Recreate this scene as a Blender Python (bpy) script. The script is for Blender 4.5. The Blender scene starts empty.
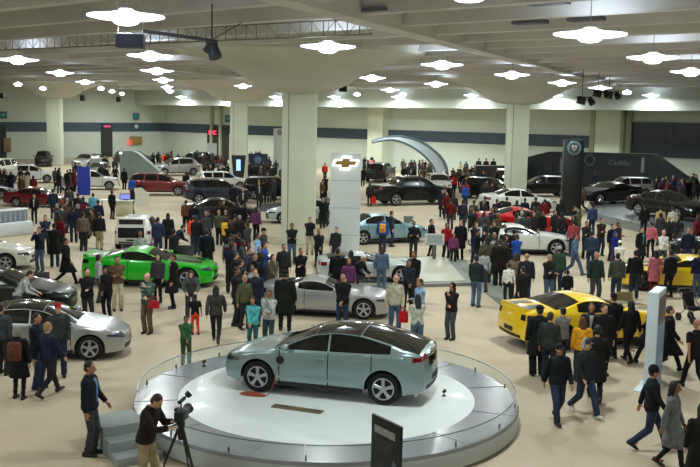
import bpy, bmesh, math, random
from mathutils import Vector, Matrix
from mathutils.bvhtree import BVHTree
random.seed(7)
COL = bpy.context.scene.collection
V = Vector
# ------------------------------------------------------------------ camera
F, CX, CY = 940.0, 350.0, 233.5
CAMH = 6.3
PITCH = math.atan(118.0/F); ROLL = math.radians(1.05)
fw = V((0, math.cos(PITCH), -math.sin(PITCH)))
up0 = V((0, math.sin(PITCH), math.cos(PITCH))); rt0 = V((1, 0, 0))
rt = rt0*math.cos(ROLL) + up0*math.sin(ROLL)
up = up0*math.cos(ROLL) - rt0*math.sin(ROLL)
cam_d = bpy.data.cameras.new('camera'); cam = bpy.data.objects.new('camera', cam_d); COL.objects.link(cam)
M3 = Matrix((rt, up, -fw)).transposed()
cam.matrix_world = Matrix.Translation((0, 0, CAMH)) @ M3.to_4x4()
cam_d.sensor_width = 36; cam_d.lens = 36*F/700; cam_d.clip_end = 600; cam_d.clip_start = .1
bpy.context.scene.camera = cam
def ray(px, py):
    return (fw + rt*((px-CX)/F) + up*((CY-py)/F))
def at(px, py, z=0.0):
    d = ray(px, py); k = (z-CAMH)/d.z
    return V((0, 0, CAMH)) + d*k
def at_depth(px, py, dep):
    d = ray(px, py); return V((0, 0, CAMH)) + d*(dep/d.y)
U = V((.766, -.643, 0)); W_ = V((.643, .766, 0))      # building axes
ANG = math.atan2(U.y, U.x)
def on_plane(px, py, p0, n):
    d = ray(px, py); o = V((0, 0, CAMH)); k = (p0-o).dot(n)/d.dot(n); return o+d*k
# ------------------------------------------------------------------ materials
MATS = {}
def srgb(c):
    return tuple((x/12.92 if x <= .04045 else ((x+.055)/1.055)**2.4) for x in c)
def mat(name, col, rough=.6, metal=0., emit=0., noise=0., nscale=8., coat=0., bump=0., alpha=1., trans=0., spec=.5, noise2=None):
    if name in MATS: return MATS[name]
    m = bpy.data.materials.new(name); m.use_nodes = True; nt = m.node_tree
    b = nt.nodes['Principled BSDF']; c = srgb(col)+(1,)
    b.inputs['Base Color'].default_value = c
    b.inputs['Roughness'].default_value = rough; b.inputs['Metallic'].default_value = metal
    b.inputs['Coat Weight'].default_value = coat; b.inputs['Coat Roughness'].default_value = .05
    b.inputs['Specular IOR Level'].default_value = spec
    if trans: b.inputs['Transmission Weight'].default_value = trans
    if alpha < 1: b.inputs['Alpha'].default_value = alpha
    if emit:
        b.inputs['Emission Color'].default_value = c; b.inputs['Emission Strength'].default_value = emit
    if noise or bump:
        tc = nt.nodes.new('ShaderNodeTexCoord'); n = nt.nodes.new('ShaderNodeTexNoise')
        n.inputs['Scale'].default_value = nscale; n.inputs['Detail'].default_value = 5
        nt.links.new(tc.outputs['Object'], n.inputs['Vector'])
        if noise:
            r = nt.nodes.new('ShaderNodeValToRGB')
            lo = srgb(tuple(max(0, x*(1-noise)) for x in col)); hi = srgb(tuple(min(1, x*(1+noise)) for x in col))
            if noise2: lo = srgb(noise2); hi = srgb(col)
            r.color_ramp.elements[0].position = .32; r.color_ramp.elements[1].position = .68
            r.color_ramp.elements[0].color = lo+(1,); r.color_ramp.elements[1].color = hi+(1,)
            nt.links.new(n.outputs['Fac'], r.inputs['Fac']); nt.links.new(r.outputs['Color'], b.inputs['Base Color'])
        if bump:
            bp = nt.nodes.new('ShaderNodeBump'); bp.inputs['Strength'].default_value = bump; bp.inputs['Distance'].default_value = .02
            nt.links.new(n.outputs['Fac'], bp.inputs['Height']); nt.links.new(bp.outputs['Normal'], b.inputs['Normal'])
    MATS[name] = m; return m
def cloth(col):
    k = 'cloth_%02x%02x%02x' % tuple(int(x*255) for x in col)
    return mat(k, col, rough=.85, noise=.14, nscale=9, spec=.25)
def paint(name, col, metal=.3, rough=.32): return mat('paint_'+name, col, rough=rough, metal=metal, coat=1.0)
GLASS = mat('dark_glass', (.035, .04, .045), rough=.06, coat=.6)
TRIM = mat('black_trim', (.06, .06, .065), rough=.5)
TYRE = mat('tyre_rubber', (.05, .05, .05), rough=.8)
RIM = mat('alloy', (.72, .73, .75), rough=.3, metal=.7)
DRIM = mat('dark_alloy', (.32, .33, .35), rough=.35, metal=.8)
LAMP = mat('lamp_glass', (.30, .32, .34), rough=.08, metal=.5, coat=.8)
TAIL = mat('tail_glass', (.42, .03, .05), rough=.15, coat=.8)
CHROME = mat('chrome', (.8, .82, .84), rough=.12, metal=1.)
GOLD = mat('gold_badge', (.62, .50, .22), rough=.4, metal=.3)
# ------------------------------------------------------------------ object helpers
def link(o, parent=None):
    COL.objects.link(o)
    if parent: o.parent = parent
    return o
def tag(o, label=None, cat=None, group=None, kind=None):
    if label: o['label'] = label
    if cat: o['category'] = cat
    if group: o['group'] = group
    if kind: o['kind'] = kind
    return o
def mobj(name, me, m, parent=None):
    o = bpy.data.objects.new(name, me)
    link(o, parent)
    if not me.materials: me.materials.append(None)
    if m is not None:
        o.material_slots[0].link = 'OBJECT'; o.material_slots[0].material = m
    return o
def to_mesh(name, bm, smooth=True, recalc=True):
    if recalc: bmesh.ops.recalc_face_normals(bm, faces=bm.faces)
    me = bpy.data.meshes.new(name); bm.to_mesh(me); bm.free()
    if smooth is True:
        for p in me.polygons: p.use_smooth = True
    elif smooth:
        me.polygons.foreach_set('use_smooth', [True]*len(me.polygons)); me.set_sharp_from_angle(angle=math.radians(smooth))
    return me
def build(name, bm, m, parent=None, smooth=35, loc=None, rotz=0):
    o = mobj(name, to_mesh(name, bm, smooth), m, parent)
    if loc is not None: o.location = loc
    o.rotation_euler.z = rotz
    return o
def empty(name, loc, rz=0):
    o = bpy.data.objects.new(name, None); link(o); o.location = loc; o.rotation_euler.z = rz; o.empty_display_size = .2
    return o
def box(bm, c, s, rot=None, bev=0):
    mt = Matrix.Translation(V(c)) @ (rot.to_4x4() if rot else Matrix.Identity(4)) @ Matrix.Diagonal(V((s[0], s[1], s[2], 1)))
    r = bmesh.ops.create_cube(bm, size=1, matrix=mt)
    if bev:
        es = list({e for v in r['verts'] for e in v.link_edges})
        bmesh.ops.bevel(bm, geom=es, offset=bev, segments=2, affect='EDGES', profile=.5)
def align(d):
    d = V(d).normalized(); return d.to_track_quat('Z', 'Y').to_matrix()
def cone(bm, a, b, r0, r1, seg=12):
    a, b = V(a), V(b); d = b-a
    mt = Matrix.Translation((a+b)/2) @ align(d).to_4x4()
    bmesh.ops.create_cone(bm, cap_ends=True, segments=seg, radius1=r0, radius2=r1, depth=d.length, matrix=mt)
def ball(bm, c, r, rot=None, seg=14):
    if not hasattr(r, '__len__'): r = (r, r, r)
    mt = Matrix.Translation(V(c)) @ (rot.to_4x4() if rot else Matrix.Identity(4)) @ Matrix.Diagonal(V((r[0], r[1], r[2], 1)))
    bmesh.ops.create_uvsphere(bm, u_segments=seg, v_segments=max(6, seg//2+2), radius=1, matrix=mt)
def caps(bm, a, b, r0, r1, seg=10):
    cone(bm, a, b, r0, r1, seg); ball(bm, a, r0, seg=seg); ball(bm, b, r1, seg=seg)
def loft(bm, rings, cap=True, closed=True):
    vs = [[bm.verts.new(p) for p in r] for r in rings]; n = len(vs[0])
    for a, b in zip(vs, vs[1:]):
        for i in range(n if closed else n-1):
            j = (i+1) % n; bm.faces.new((a[i], a[j], b[j], b[i]))
    if cap: bm.faces.new(vs[0]); bm.faces.new(list(reversed(vs[-1])))
    return vs
def ell(c, rx, ry, n=20, rot=None, e=2.0):
    out = []
    for i in range(n):
        a = 2*math.pi*i/n; ca, sa = math.cos(a), math.sin(a)
        p = V((rx*math.copysign(abs(ca)**(2/e), ca), ry*math.copysign(abs(sa)**(2/e), sa), 0))
        out.append(V(c)+(rot @ p if rot else p))
    return out
def prism(bm, pts, z0, z1):
    a = [bm.verts.new((p[0], p[1], z0)) for p in pts]; b = [bm.verts.new((p[0], p[1], z1)) for p in pts]
    n = len(pts); bm.faces.new(a); bm.faces.new(list(reversed(b)))
    for i in range(n): bm.faces.new((a[i], a[(i+1) % n], b[(i+1) % n], b[i]))
def remesh(name, bm, vox, smooth=2, dec=1.0):
    me = bpy.data.meshes.new('tmp'); bmesh.ops.recalc_face_normals(bm, faces=bm.faces); bm.to_mesh(me); bm.free()
    o = bpy.data.objects.new('tmp', me); COL.objects.link(o)
    md = o.modifiers.new('r', 'REMESH'); md.mode = 'VOXEL'; md.voxel_size = vox; md.use_smooth_shade = True
    if smooth: s = o.modifiers.new('s', 'SMOOTH'); s.iterations = smooth; s.factor = .5
    if dec < 1: d = o.modifiers.new('d', 'DECIMATE'); d.ratio = dec
    dg = bpy.context.evaluated_depsgraph_get(); dg.update()
    m2 = bpy.data.meshes.new_from_object(o.evaluated_get(dg)); m2.name = name
    m2.polygons.foreach_set('use_smooth', [True]*len(m2.polygons))
    bpy.data.objects.remove(o); bpy.data.meshes.remove(me)
    return m2
def interp(pts, t):
    if t <= pts[0][0]: return pts[0][1]
    for (a, za), (b, zb) in zip(pts, pts[1:]):
        if t <= b: return za+(zb-za)*(t-a)/(b-a)
    return pts[-1][1]
def smooth_fn(pts, w=.14):
    def f(t):
        return sum(interp(pts, t+w*k/3)*wt for k, wt in zip(range(-3, 4), (.06, .12, .2, .24, .2, .12, .06)))
    return f
# ------------------------------------------------------------------ room shell
CEIL = mat('ceiling_concrete', (.80, .795, .79), rough=.9, noise=.05, nscale=.25)
WALLM = mat('wall_paint', (.74, .77, .73), rough=.85, noise=.02, nscale=.3)
COLM = mat('pillar_paint', (.79, .81, .735), rough=.8, noise=.02, nscale=.8)
CAPM = mat('capital_concrete', (.77, .77, .73), rough=.9, noise=.03, nscale=.5)
STRIPE = mat('slate_stripe', (.25, .31, .36), rough=.8)
FLOOR = mat('beige_carpet', (.75, .70, .605), rough=.75, noise=.06, nscale=.35, bump=.1, noise2=(.67, .62, .53))
DARKG = mat('dark_recess', (.10, .11, .115), rough=.6)
def struct(name, bm, m, **k):
    o = build(name, bm, m, smooth=k.pop('smooth', 30), **k); o['kind'] = 'structure'; return o
bm = bmesh.new(); box(bm, (0, 55, -.15), (190, 210, .3)); struct('floor', bm, FLOOR)
WP = V((3, 112, 0))                       # a point on the long wall
CORN = WP - U*39.7
Nr = -W_                                   # normal of the long wall (towards the room)
def ubox(bm, c, su, sv, z0, z1):           # box aligned with the building
    R = Matrix.Rotation(ANG, 3, 'Z'); box(bm, (c[0], c[1], (z0+z1)/2), (su, sv, z1-z0), rot=R)
bm = bmesh.new(); ubox(bm, CORN+U*62+W_*.25, 126, .5, 0, 10); struct('wall_back', bm, WALLM)
bm = bmesh.new(); ubox(bm, CORN-W_*64-U*.25, .5, 130, 0, 10); struct('wall_left', bm, WALLM)
bm = bmesh.new()
ubox(bm, CORN+U*33.7-W_*.03, 67.4, .06, 3.5, 4.72); struct('trim_1', bm, STRIPE)
bm = bmesh.new(); ubox(bm, CORN-W_*60+U*.03, .06, 120, 3.5, 4.72); struct('trim_2', bm, STRIPE)
# bulkhead over the long wall
SOFD = 5.0
bm = bmesh.new(); ubox(bm, CORN+U*62-W_*(SOFD/2), 124, SOFD, 7.25, 9.9); struct('trim_3', bm, WALLM)
# slab + ribs
bm = bmesh.new(); box(bm, (0, 55, 10.2), (190, 210, .5)); struct('ceiling', bm, CEIL)
RO = V((0, 0, 0))
for k in range(-3, 42):
    c = V((0, 20, 0)) + W_*(k*3.3)
    bm = bmesh.new()
    R = Matrix.Rotation(ANG, 3, 'Z')
    # tapered concrete rib
    L = 95
    prof = [(-.42, 9.97), (-.22, 9.25), (.22, 9.25), (.42, 9.97)]
    rings = []
    for s in (-L, L):
        rings.append([c+U*s+W_*a+V((0, 0, z)) for a, z in prof])
    loft(bm, rings); struct('trim_%d' % (k+10), bm, CEIL)
# cross beams
def beam(p, q, w, z0, nm):
    bm = bmesh.new(); d = (q-p); d.z = 0; d.normalize(); n = V((-d.y, d.x, 0))
    a, b = p-d*30, q+d*60
    rings = [[V((e.x, e.y, 0))+n*s+V((0, 0, z)) for s, z in ((-w, 9.98), (-w*.7, z0), (w*.7, z0), (w, 9.98))] for e in (a, b)]
    loft(bm, rings); struct(nm, bm, CEIL)
b0, b1 = at(350, 20, 9.1), at(480, 53, 9.1)
beam(b0, b1, .55, 9.1, 'trim_60')
bo = U*(-27); beam(b0+bo, b1+bo, .55, 9.1, 'trim_61')
# pillars with flared capitals
def pillar(px, dep, w, n, ctop=7.35, cr=4.4, panel=True):
    p = at_depth(px, 150, dep); p.z = 0
    R = Matrix.Rotation(ANG*0.0, 3, 'Z')
    bm = bmesh.new(); box(bm, (0, 0, ctop/2+.1), (w, w*.8, ctop+.2), bev=.05)
    o = struct('column_%d' % n if False else 'trim_%d' % (100+n), bm, COLM, loc=p); 
    bm = bmesh.new()
    prof = [(ctop-.02, w*.56), (ctop+.03, w*.8), (ctop+.12, 1.65), (ctop+.35, 2.15), (ctop+.7, 2.75), (ctop+1.05, 3.35), (ctop+1.35, cr*.92), (ctop+1.6, cr*1.1), (ctop+1.8, cr*1.35), (9.75, cr*1.4)]
    loft(bm, [ell((0, 0, z), r, r*.9, 32, e=2.6) for z, r in prof])
    c = struct('trim_%d' % (200+n), bm, CAPM, loc=p, smooth=50)
    if panel:
        bm = bmesh.new(); box(bm, (-w*.5+.32, -w*.4-.005, ctop/2+.05), (.03, .02, ctop-.1)); struct('trim_%d' % (300+n), bm, mat('pillar_joint', (.45, .45, .38)), loc=p)
    return p
P1 = pillar(299.5, 46, 1.64, 1)
P2 = pillar(516.5, 69.6, 1.5, 2)
P3 = pillar(239, 88, 1.55, 3, cr=4.6)
P4 = pillar(55.5, 108, 1.55, 4, ctop=7.6, cr=4.4, panel=False)
# pilasters on the long wall
for i, (px, w) in enumerate(((381, 2.2), (612, 2.6))):
    q = on_plane(px, 150, WP, W_); q.z = 0
    bm = bmesh.new(); ubox(bm, q-W_*.6, w, 1.3, 0, 7.4); struct('trim_%d' % (400+i), bm, COLM)
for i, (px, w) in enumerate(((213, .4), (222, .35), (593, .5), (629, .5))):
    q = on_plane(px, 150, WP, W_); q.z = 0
    bm = bmesh.new(); ubox(bm, q-W_*.2, w, .5, 0, 7.4); struct('trim_%d' % (410+i), bm, mat('pilaster_shade', (.62, .63, .53), rough=.8))  # slim wall strips with shade put into their darker colour
# dark upper window band at the right
GLASSW = mat('interior_window', (.09, .10, .105), rough=.12, coat=.5)
a = on_plane(628, 150, WP, W_); 
u0 = (a-CORN).dot(U)
bm = bmesh.new(); ubox(bm, CORN+U*(u0+15)-W_*.05, 30, .1, 4.1, 6.1); w1 = struct('window_1', bm, GLASSW)
bm = bmesh.new(); ubox(bm, CORN+U*(u0+15)-W_*.08, 30, .16, 2.9, 4.1); struct('trim_420', bm, mat('slate_band', (.22, .25, .29), rough=.7))
bm = bmesh.new()
for k in range(8): ubox(bm, CORN+U*(u0+.1+4.1*k)-W_*.12, .14, .1, 4.1, 6.1)
ubox(bm, CORN+U*(u0+15)-W_*.12, 30, .1, 6.05, 6.2)
m = build('window_frame', bm, mat('frame_grey', (.30, .31, .32)), w1)
# dark doorways
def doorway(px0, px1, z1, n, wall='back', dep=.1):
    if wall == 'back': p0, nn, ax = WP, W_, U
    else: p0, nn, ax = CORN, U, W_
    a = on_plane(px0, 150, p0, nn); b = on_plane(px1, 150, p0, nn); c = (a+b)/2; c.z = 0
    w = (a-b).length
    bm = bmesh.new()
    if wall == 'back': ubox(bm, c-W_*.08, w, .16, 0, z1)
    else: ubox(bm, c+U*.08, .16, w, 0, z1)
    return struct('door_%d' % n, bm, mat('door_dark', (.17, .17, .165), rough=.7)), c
d1, dc1 = doorway(101, 112, 4.55, 1, 'left')
d2, dc2 = doorway(208, 229, 4.5, 2)
d3, dc3 = doorway(-6, 6, 4.4, 3, 'left')
# ------------------------------------------------------------------ ceiling lamps
LP = .36
LIT = mat('lamp_lit', (.93, .97, 1.0), emit=14)
LITR = mat('reflector_lit', (.90, .95, 1.0), emit=4)
STEEL = mat('grey_steel', (.42, .42, .40), rough=.5, metal=.5)
def build_lamp(loc, sc, label, group, power=900, spot=False):
    e = empty('ceiling_lamp', loc); tag(e, label, 'lamp', group)
    R = .94*sc
    if 'ref' not in build_lamp.__dict__:
        bm = bmesh.new()
        loft(bm, [ell((0, 0, z), r, r, 28) for z, r in ((-.085, .35), (-.05, .75), (0, 1.0), (.035, 1.0), (.06, .6), (.16, .2), (.2, .16))])
        build_lamp.ref = to_mesh('reflector', bm, 40)
        bm = bmesh.new(); loft(bm, [ell((0, 0, z), r, r, 20) for z, r in ((.10, .2), (.04, .30), (-.05, .34), (-.14, .30), (-.19, .2), (-.205, .08))])
        build_lamp.gl = to_mesh('globe', bm)
        bm = bmesh.new(); cone(bm, (0, 0, .18), (0, 0, 1.2), .012, .012, 8)
        build_lamp.st = to_mesh('stem', bm, 30)
    if not spot:
        r = mobj('reflector', build_lamp.ref, LITR, e); r.scale = (R, R, 1)
    g = mobj('globe', build_lamp.gl, LIT, e); g.location.z = -.0
    mobj('stem', build_lamp.st, STEEL, e)
    l = bpy.data.lights.new('lamp_light', 'AREA'); l.shape = 'DISK'; l.size = .6; l.energy = power*LP; l.color = (.93, 1.0, .96)
    lo = bpy.data.objects.new('lamp_light', l); link(lo, e); lo.location = (0, 0, -.26)
    return e
LAMPZ = 8.6
lamps = [(126,17,1.0,'largest ceiling lamp hanging at the upper left over the left aisle'),
 (150,56,1,'glaring ceiling lamp second in the left row, beside the grey speaker pipe'),
 (328,47,1,'ceiling lamp just in front of the central flared pillar'),
 (442,65,1,'ceiling lamp right of the central flared pillar, in line with the big beam'),
 (372,78,.9,'ceiling lamp at the right tip of the central pillar capital'),
 (590,35,1.05,'largest ceiling lamp at the upper right'),
 (653,58,1,'ceiling lamp second nearest at the right side'),
 (691,72,1,'ceiling lamp at the right edge of the picture'),
 (512,75,1,'ceiling lamp above the left of the right hand flared pillar'),
 (562,83,.95,'ceiling lamp just right of the right hand flared pillar'),
 (18,60,1,'ceiling lamp at the left edge of the picture'),
 (60,73,.9,'ceiling lamp above the far left pillar'),
 (85,82,.8,'ceiling lamp right of and beyond the one above the far left pillar'),
 (18,84,.4,'small far ceiling lamp at the left edge'),
 (43,88,.35,'small far ceiling lamp over the far left pillar'),
 (101,88,.35,None), (112,91,.35,None), (122,93.5,.3,None),
 (157,71,1,'third ceiling lamp in the receding left row'),
 (163,80,.8,'fourth ceiling lamp in the receding left row'),
 (167,87,.6,None), (170,91,.5,None),
 (243,86,.8,'ceiling lamp over the slim pillar left of centre'),
 (600,88,.9,'ceiling lamp beside the black track spotlights'),
 (627,92,.4,'small round ceiling lamp right of the black track spotlights'),
 (390,90,.9,'ceiling lamp by the back bulkhead right of the central pillar'),
 (403,94,.3,None), (436,84,.9,'ceiling lamp farther off under the one right of the big beam'),
 (357,94,.3,None)]
for i, (x, y, s, lb) in enumerate(lamps):
    p = at(x, y, LAMPZ)
    # keep inside the room: in front of the walls
    o = V((0, 0, CAMH)); k = 1.0
    d = p-o
    lim = (WP-W_*(SOFD+1.2)-o).dot(W_)/max(1e-6, d.dot(W_)) if d.dot(W_) > 0 else 9
    lim2 = (CORN+U*1.5-o).dot(U)/d.dot(U) if d.dot(U) < 0 else 9
    k = min(1, lim, lim2)
    p = o+d*k
    build_lamp(p, s, lb or 'small far ceiling lamp in the cluster near the back corner', 'high bay ceiling lamps' if lb else 'far corner ceiling lamps', power=(1150 if p.y < 75 else 1400))
SP = WP-W_*(SOFD+1.0)
for i, x in enumerate((181, 224, 275, 334, 398, 471, 555, 651)):
    p = on_plane(x, 97 if x < 400 else 94, SP, W_); p.z = min(8.55, p.z)
    build_lamp(p, .8, ['ceiling lamp washing the bulkhead above the dark doorway at left', 'ceiling lamp washing the bulkhead just left of the slim pillar', 'ceiling lamp washing the bulkhead just left of the central pillar',
      'ceiling lamp washing the bulkhead just right of the central pillar', 'ceiling lamp washing the bulkhead above the curved arch', 'ceiling lamp washing the bulkhead left of the right hand pillar',
      'ceiling lamp washing the bulkhead right of the right hand pillar', 'ceiling lamp washing the bulkhead at far right'][i], 'bulkhead lamps', power=1500)
# lamps over the near part of the hall, above and behind the viewpoint
for i, (X, Y) in enumerate(((-12, 8), (0, 3), (14, 10), (2.1, 17.6), (22, 20), (-24, 24), (-13, 17))):
    build_lamp(V((X, Y, LAMPZ)), 1, 'ceiling lamp cut by the top edge right of the middle' if i == 3 else 'ceiling lamp over the near end of the hall above the view', 'high bay ceiling lamps' if i == 3 else 'near hall ceiling lamps', power=1150)

for i, (x, y) in enumerate(((483, 7), (548, 5), (530, 24), (586, 21), (640, 43), (375, 12))):
    p = at(x, y, 9.3); bm = bmesh.new(); ubox(bm, (0, 0, 0), 1.1, .45, 0, .12); o = build('ceiling_vent', bm, mat('vent_dark', (.42, .44, .47), rough=.7), None, loc=p)
    tag(o, ['dark ceiling vent nearest the top left of the big right hand lamp', 'dark ceiling vent at the top edge above the big right hand lamp', 'dark ceiling vent left of the big right hand lamp', 'dark ceiling vent just above the big right hand lamp', 'dark ceiling vent between the two nearest right hand lamps', 'dark ceiling vent along the big beam above the middle'][i], 'vent')
# ------------------------------------------------------------------ cars
SPECS = {
 'volt': dict(L=4.5, W=1.79, wb=2.685, fo=.93, r=.335, sill=.2,
   top=[(0,.62),(.12,.74),(.5,.85),(1.05,.95),(1.25,1.0),(2.1,1.37),(2.6,1.44),(3.1,1.42),(3.7,1.3),(4.2,1.14),(4.42,1.08),(4.5,1.0)],
   belt=[(0,.58),(.2,.72),(1.0,.88),(1.3,.94),(3.2,1.0),(4.2,1.05),(4.5,.98)], wind=(1.28,2.12), back=(3.1,4.3), sides=[(1.38,2.43),(2.47,3.74)], doors=[(1.42,2.44),(2.46,3.35)], roofglass=(2.14,3.08)),
 'camaro': dict(L=4.84, W=1.92, wb=2.85, fo=.93, r=.37, sill=.2,
   top=[(0,.70),(.1,.82),(.6,.90),(1.55,1.0),(1.7,1.03),(2.4,1.32),(2.75,1.38),(3.1,1.37),(3.95,1.12),(4.6,1.1),(4.84,1.04)],
   belt=[(0,.66),(.25,.78),(1.0,.88),(1.8,.95),(3.0,.98),(3.6,1.05),(4.6,1.05),(4.84,.98)], wind=(1.66,2.36), back=(3.2,3.92), sides=[(1.85,3.3)], doors=[(1.75,3.05)]),
 'suv': dict(L=4.77, W=1.86, wb=2.86, fo=.93, r=.37, sill=.27,
   top=[(0,.85),(.12,1.0),(.6,1.08),(1.15,1.16),(1.9,1.62),(2.3,1.72),(4.1,1.69),(4.45,1.6),(4.7,1.2),(4.77,1.05)],
   belt=[(0,.78),(.2,.95),(1.1,1.08),(4.3,1.16),(4.77,1.0)], wind=(1.22,1.95), back=(4.42,4.68), sides=[(1.4,2.4),(2.5,3.4),(3.5,4.3)], doors=[(1.4,2.43),(2.46,3.4)]),
 'sedan': dict(L=4.75, W=1.80, wb=2.72, fo=.93, r=.34, sill=.2,
   top=[(0,.62),(.12,.76),(.6,.87),(1.2,.96),(1.35,1.0),(2.1,1.38),(2.5,1.46),(3.1,1.43),(3.95,1.12),(4.55,1.08),(4.75,.98)],
   belt=[(0,.58),(.2,.72),(1.0,.86),(1.4,.93),(3.4,1.0),(4.5,1.02),(4.75,.94)], wind=(1.36,2.12), back=(3.15,3.92), sides=[(1.5,2.45),(2.53,3.5)], doors=[(1.5,2.47),(2.5,3.4)]),
 'pickup': dict(L=5.75, W=1.98, wb=3.4, fo=.98, r=.41, sill=.32,
   top=[(0,.95),(.12,1.1),(.6,1.16),(1.3,1.22),(1.45,1.26),(2.1,1.74),(2.5,1.86),(3.7,1.84),(3.95,1.76),(4.1,1.3),(4.2,1.28),(5.7,1.28),(5.75,1.2)],
   belt=[(0,.88),(.2,1.05),(1.3,1.18),(4.1,1.24),(5.7,1.26),(5.75,1.16)], wind=(1.46,2.12), back=(3.96,4.08), sides=[(1.6,2.65),(2.75,3.8)], doors=[(1.6,2.68),(2.72,3.75)], bed=(4.25,5.62)),
 'hatch': dict(L=4.05, W=1.70, wb=2.5, fo=.82, r=.31, sill=.2,
   top=[(0,.65),(.12,.8),(.5,.9),(.95,1.0),(1.7,1.42),(2.1,1.51),(3.3,1.47),(3.6,1.38),(3.95,1.05),(4.05,.95)],
   belt=[(0,.6),(.2,.76),(.9,.92),(3.6,1.0),(4.05,.92)], wind=(1.0,1.72), back=(3.5,3.92), sides=[(1.15,2.05),(2.13,3.3)], doors=[(1.15,2.08),(2.1,3.0)]),
 'roadster': dict(L=4.43, W=1.86, wb=2.69, fo=.92, r=.35, sill=.17,
   top=[(0,.5),(.15,.62),(.7,.78),(1.5,.88),(1.75,.93),(2.4,1.18),(2.75,1.24),(3.1,1.2),(3.9,1.04),(4.3,1.0),(4.43,.92)],
   belt=[(0,.48),(.3,.64),(1.0,.80),(1.8,.86),(3.2,.92),(4.2,.96),(4.43,.88)], wind=(1.72,2.4), back=(3.1,4.0), sides=[(1.95,3.2)], doors=[(1.85,3.05)]),
}
def car_parts(kind):
    S = SPECS[kind]; L, W, wb, fo, r = S['L'], S['W'], S['wb'], S['fo'], S['r']
    zt = smooth_fn(S['top'], .16); zs0 = smooth_fn(S['belt'], .16)
    zs = lambda t: min(zs0(t), zt(t)-.02)
    x0 = fo+wb/2; X = lambda t: x0-t
    ra = r*1.17; tw = (fo, fo+wb); sill = S['sill']
    def wmax(t):
        f = 1.0
        if t < 1.1: f = 1-.27*(1-t/1.1)**2.4
        if t > L-.9: f = min(f, 1-.17*((t-L+.9)/.9)**2.4)
        for a in tw: f += .012*math.exp(-((t-a)/.45)**2)
        return W/2*f
    def zb(t):
        for a in tw:
            if abs(t-a) < ra-1e-5: return r+math.sqrt(ra*ra-(t-a)**2)
        b = sill
        if t < .5: b += .03*(1-t/.5)
        if t > L-.6: b += .12*((t-L+.6)/.6)
        return b
    def topw(t):
        h = zt(t)-zs(t)
        return wmax(t)-.05-.36*h
    def ze(t):
        h = zt(t)-zs(t); return zt(t)-min(.085, .5*h)
    ts = {0.0, L}
    n = int(L/.085)
    for i in range(n+1):
        t = L*i/n
        if all(abs(abs(t-a)-ra) > .03 for a in tw): ts.add(t)
    for a in tw:
        for k in range(13):
            th = math.pi*k/12; ts.add(round(a-(ra-2e-5)*math.cos(th), 6))
        ts.add(a-ra-1e-4); ts.add(a+ra+1e-4)
    ts = sorted(ts)
    NS, NC, NR = 8, 4, 6
    def shift(t, z, y):
        dx = 0
        if t < .6:
            w = (1-t/.6)**1.5; q = (z-.45)/.4
            dx -= w*.10*min(q*q, 1.4); 
            if t < .5: dx -= (1-t/.5)*.12*min(1, (y/wmax(t))**2)
        if t > L-.6:
            w = ((t-L+.6)/.6)**1.5; q = (z-.55)/.5
            dx += w*.07*min(q*q, 1.3)
            dx += w*.08*min(1, (y/wmax(t))**2)
        return dx
    def prof(t):
        w = wmax(t); b, s, top = zb(t), zs(t), zt(t); out = []
        for k in range(NS+1):
            z = b+(s-b)*k/NS
            q = (z-s*.62)/(s*.62)
            y = w*(1-.045*q*q - (.03 if z < .3 else 0)) 
            if k >= NS-1: y -= .012*(k-NS+2)
            out.append((y, z))
        e, we = ze(t), topw(t)
        for k in range(1, NC+1):
            u = k/NC; out.append(((w-.06)*(1-u)+we*u + .02*math.sin(math.pi*u)*min(1, (top-s)*3), s+(e-s)*u))
        for k in range(1, NR+1):
            u = 1-k/NR; out.append((we*u, e+(top-e)*(1-u**2.3)))
        return [V((X(t)+shift(t, z, y), y, z)) for y, z in out]
    bm = bmesh.new(); cols = []
    for t in ts:
        p = prof(t); right = [bm.verts.new(q) for q in p]; left = [bm.verts.new((q.x, -q.y, q.z)) for q in p[:-1]]
        cols.append((right, left+[right[-1]]))
    for (a, a2), (b, b2) in zip(cols, cols[1:]):
        for i in range(len(a)-1):
            bm.faces.new((a[i], a[i+1], b[i+1], b[i])); bm.faces.new((b2[i], b2[i+1], a2[i+1], a2[i]))
    for ci, t in ((0, 0.0), (-1, L)):
        A, B = cols[ci]; M = 8; grid = []
        for i in range(len(A)-1):
            a, b = A[i].co, B[i].co; row = [A[i]]
            for k in range(1, M):
                y = a.y+(b.y-a.y)*k/M; row.append(bm.verts.new((X(t)+shift(t, a.z, y), y, a.z)))
            row.append(B[i]); grid.append(row)
        for i in range(len(grid)-1):
            for k in range(M): bm.faces.new((grid[i][k], grid[i][k+1], grid[i+1][k+1], grid[i+1][k]))
    bmesh.ops.remove_doubles(bm, verts=bm.verts, dist=.0008)
    bmesh.ops.recalc_face_normals(bm, faces=bm.faces)
    if sum(f.normal.z*f.calc_area() for f in bm.faces) < 0: bmesh.ops.reverse_faces(bm, faces=bm.faces)
    bvh = BVHTree.FromBMesh(bm)
    body = to_mesh('body', bm, 40, recalc=False)
    def patch(fn, nu, nv, off=.005, th=.012):
        b2 = bmesh.new(); g = []
        for i in range(nu+1):
            row = []
            for j in range(nv+1):
                o, d = fn(i/nu, j/nv); d = V(d).normalized(); h = bvh.ray_cast(V(o), d)
                if h[0] is None: row.append(None); continue
                nn = h[1] if h[1].dot(d) < 0 else -h[1]
                row.append((b2.verts.new(h[0]+nn*off), b2.verts.new(h[0]-nn*(th-off)), h[0]))
            g.append(row)
        def ok(*c): return all(c) and max((c[0][2]-q[2]).length for q in c) < .45
        faces = set()
        for i in range(nu):
            for j in range(nv):
                c = (g[i][j], g[i+1][j], g[i+1][j+1], g[i][j+1])
                if ok(*c):
                    b2.faces.new([q[0] for q in c]); faces.add((i, j))
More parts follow.
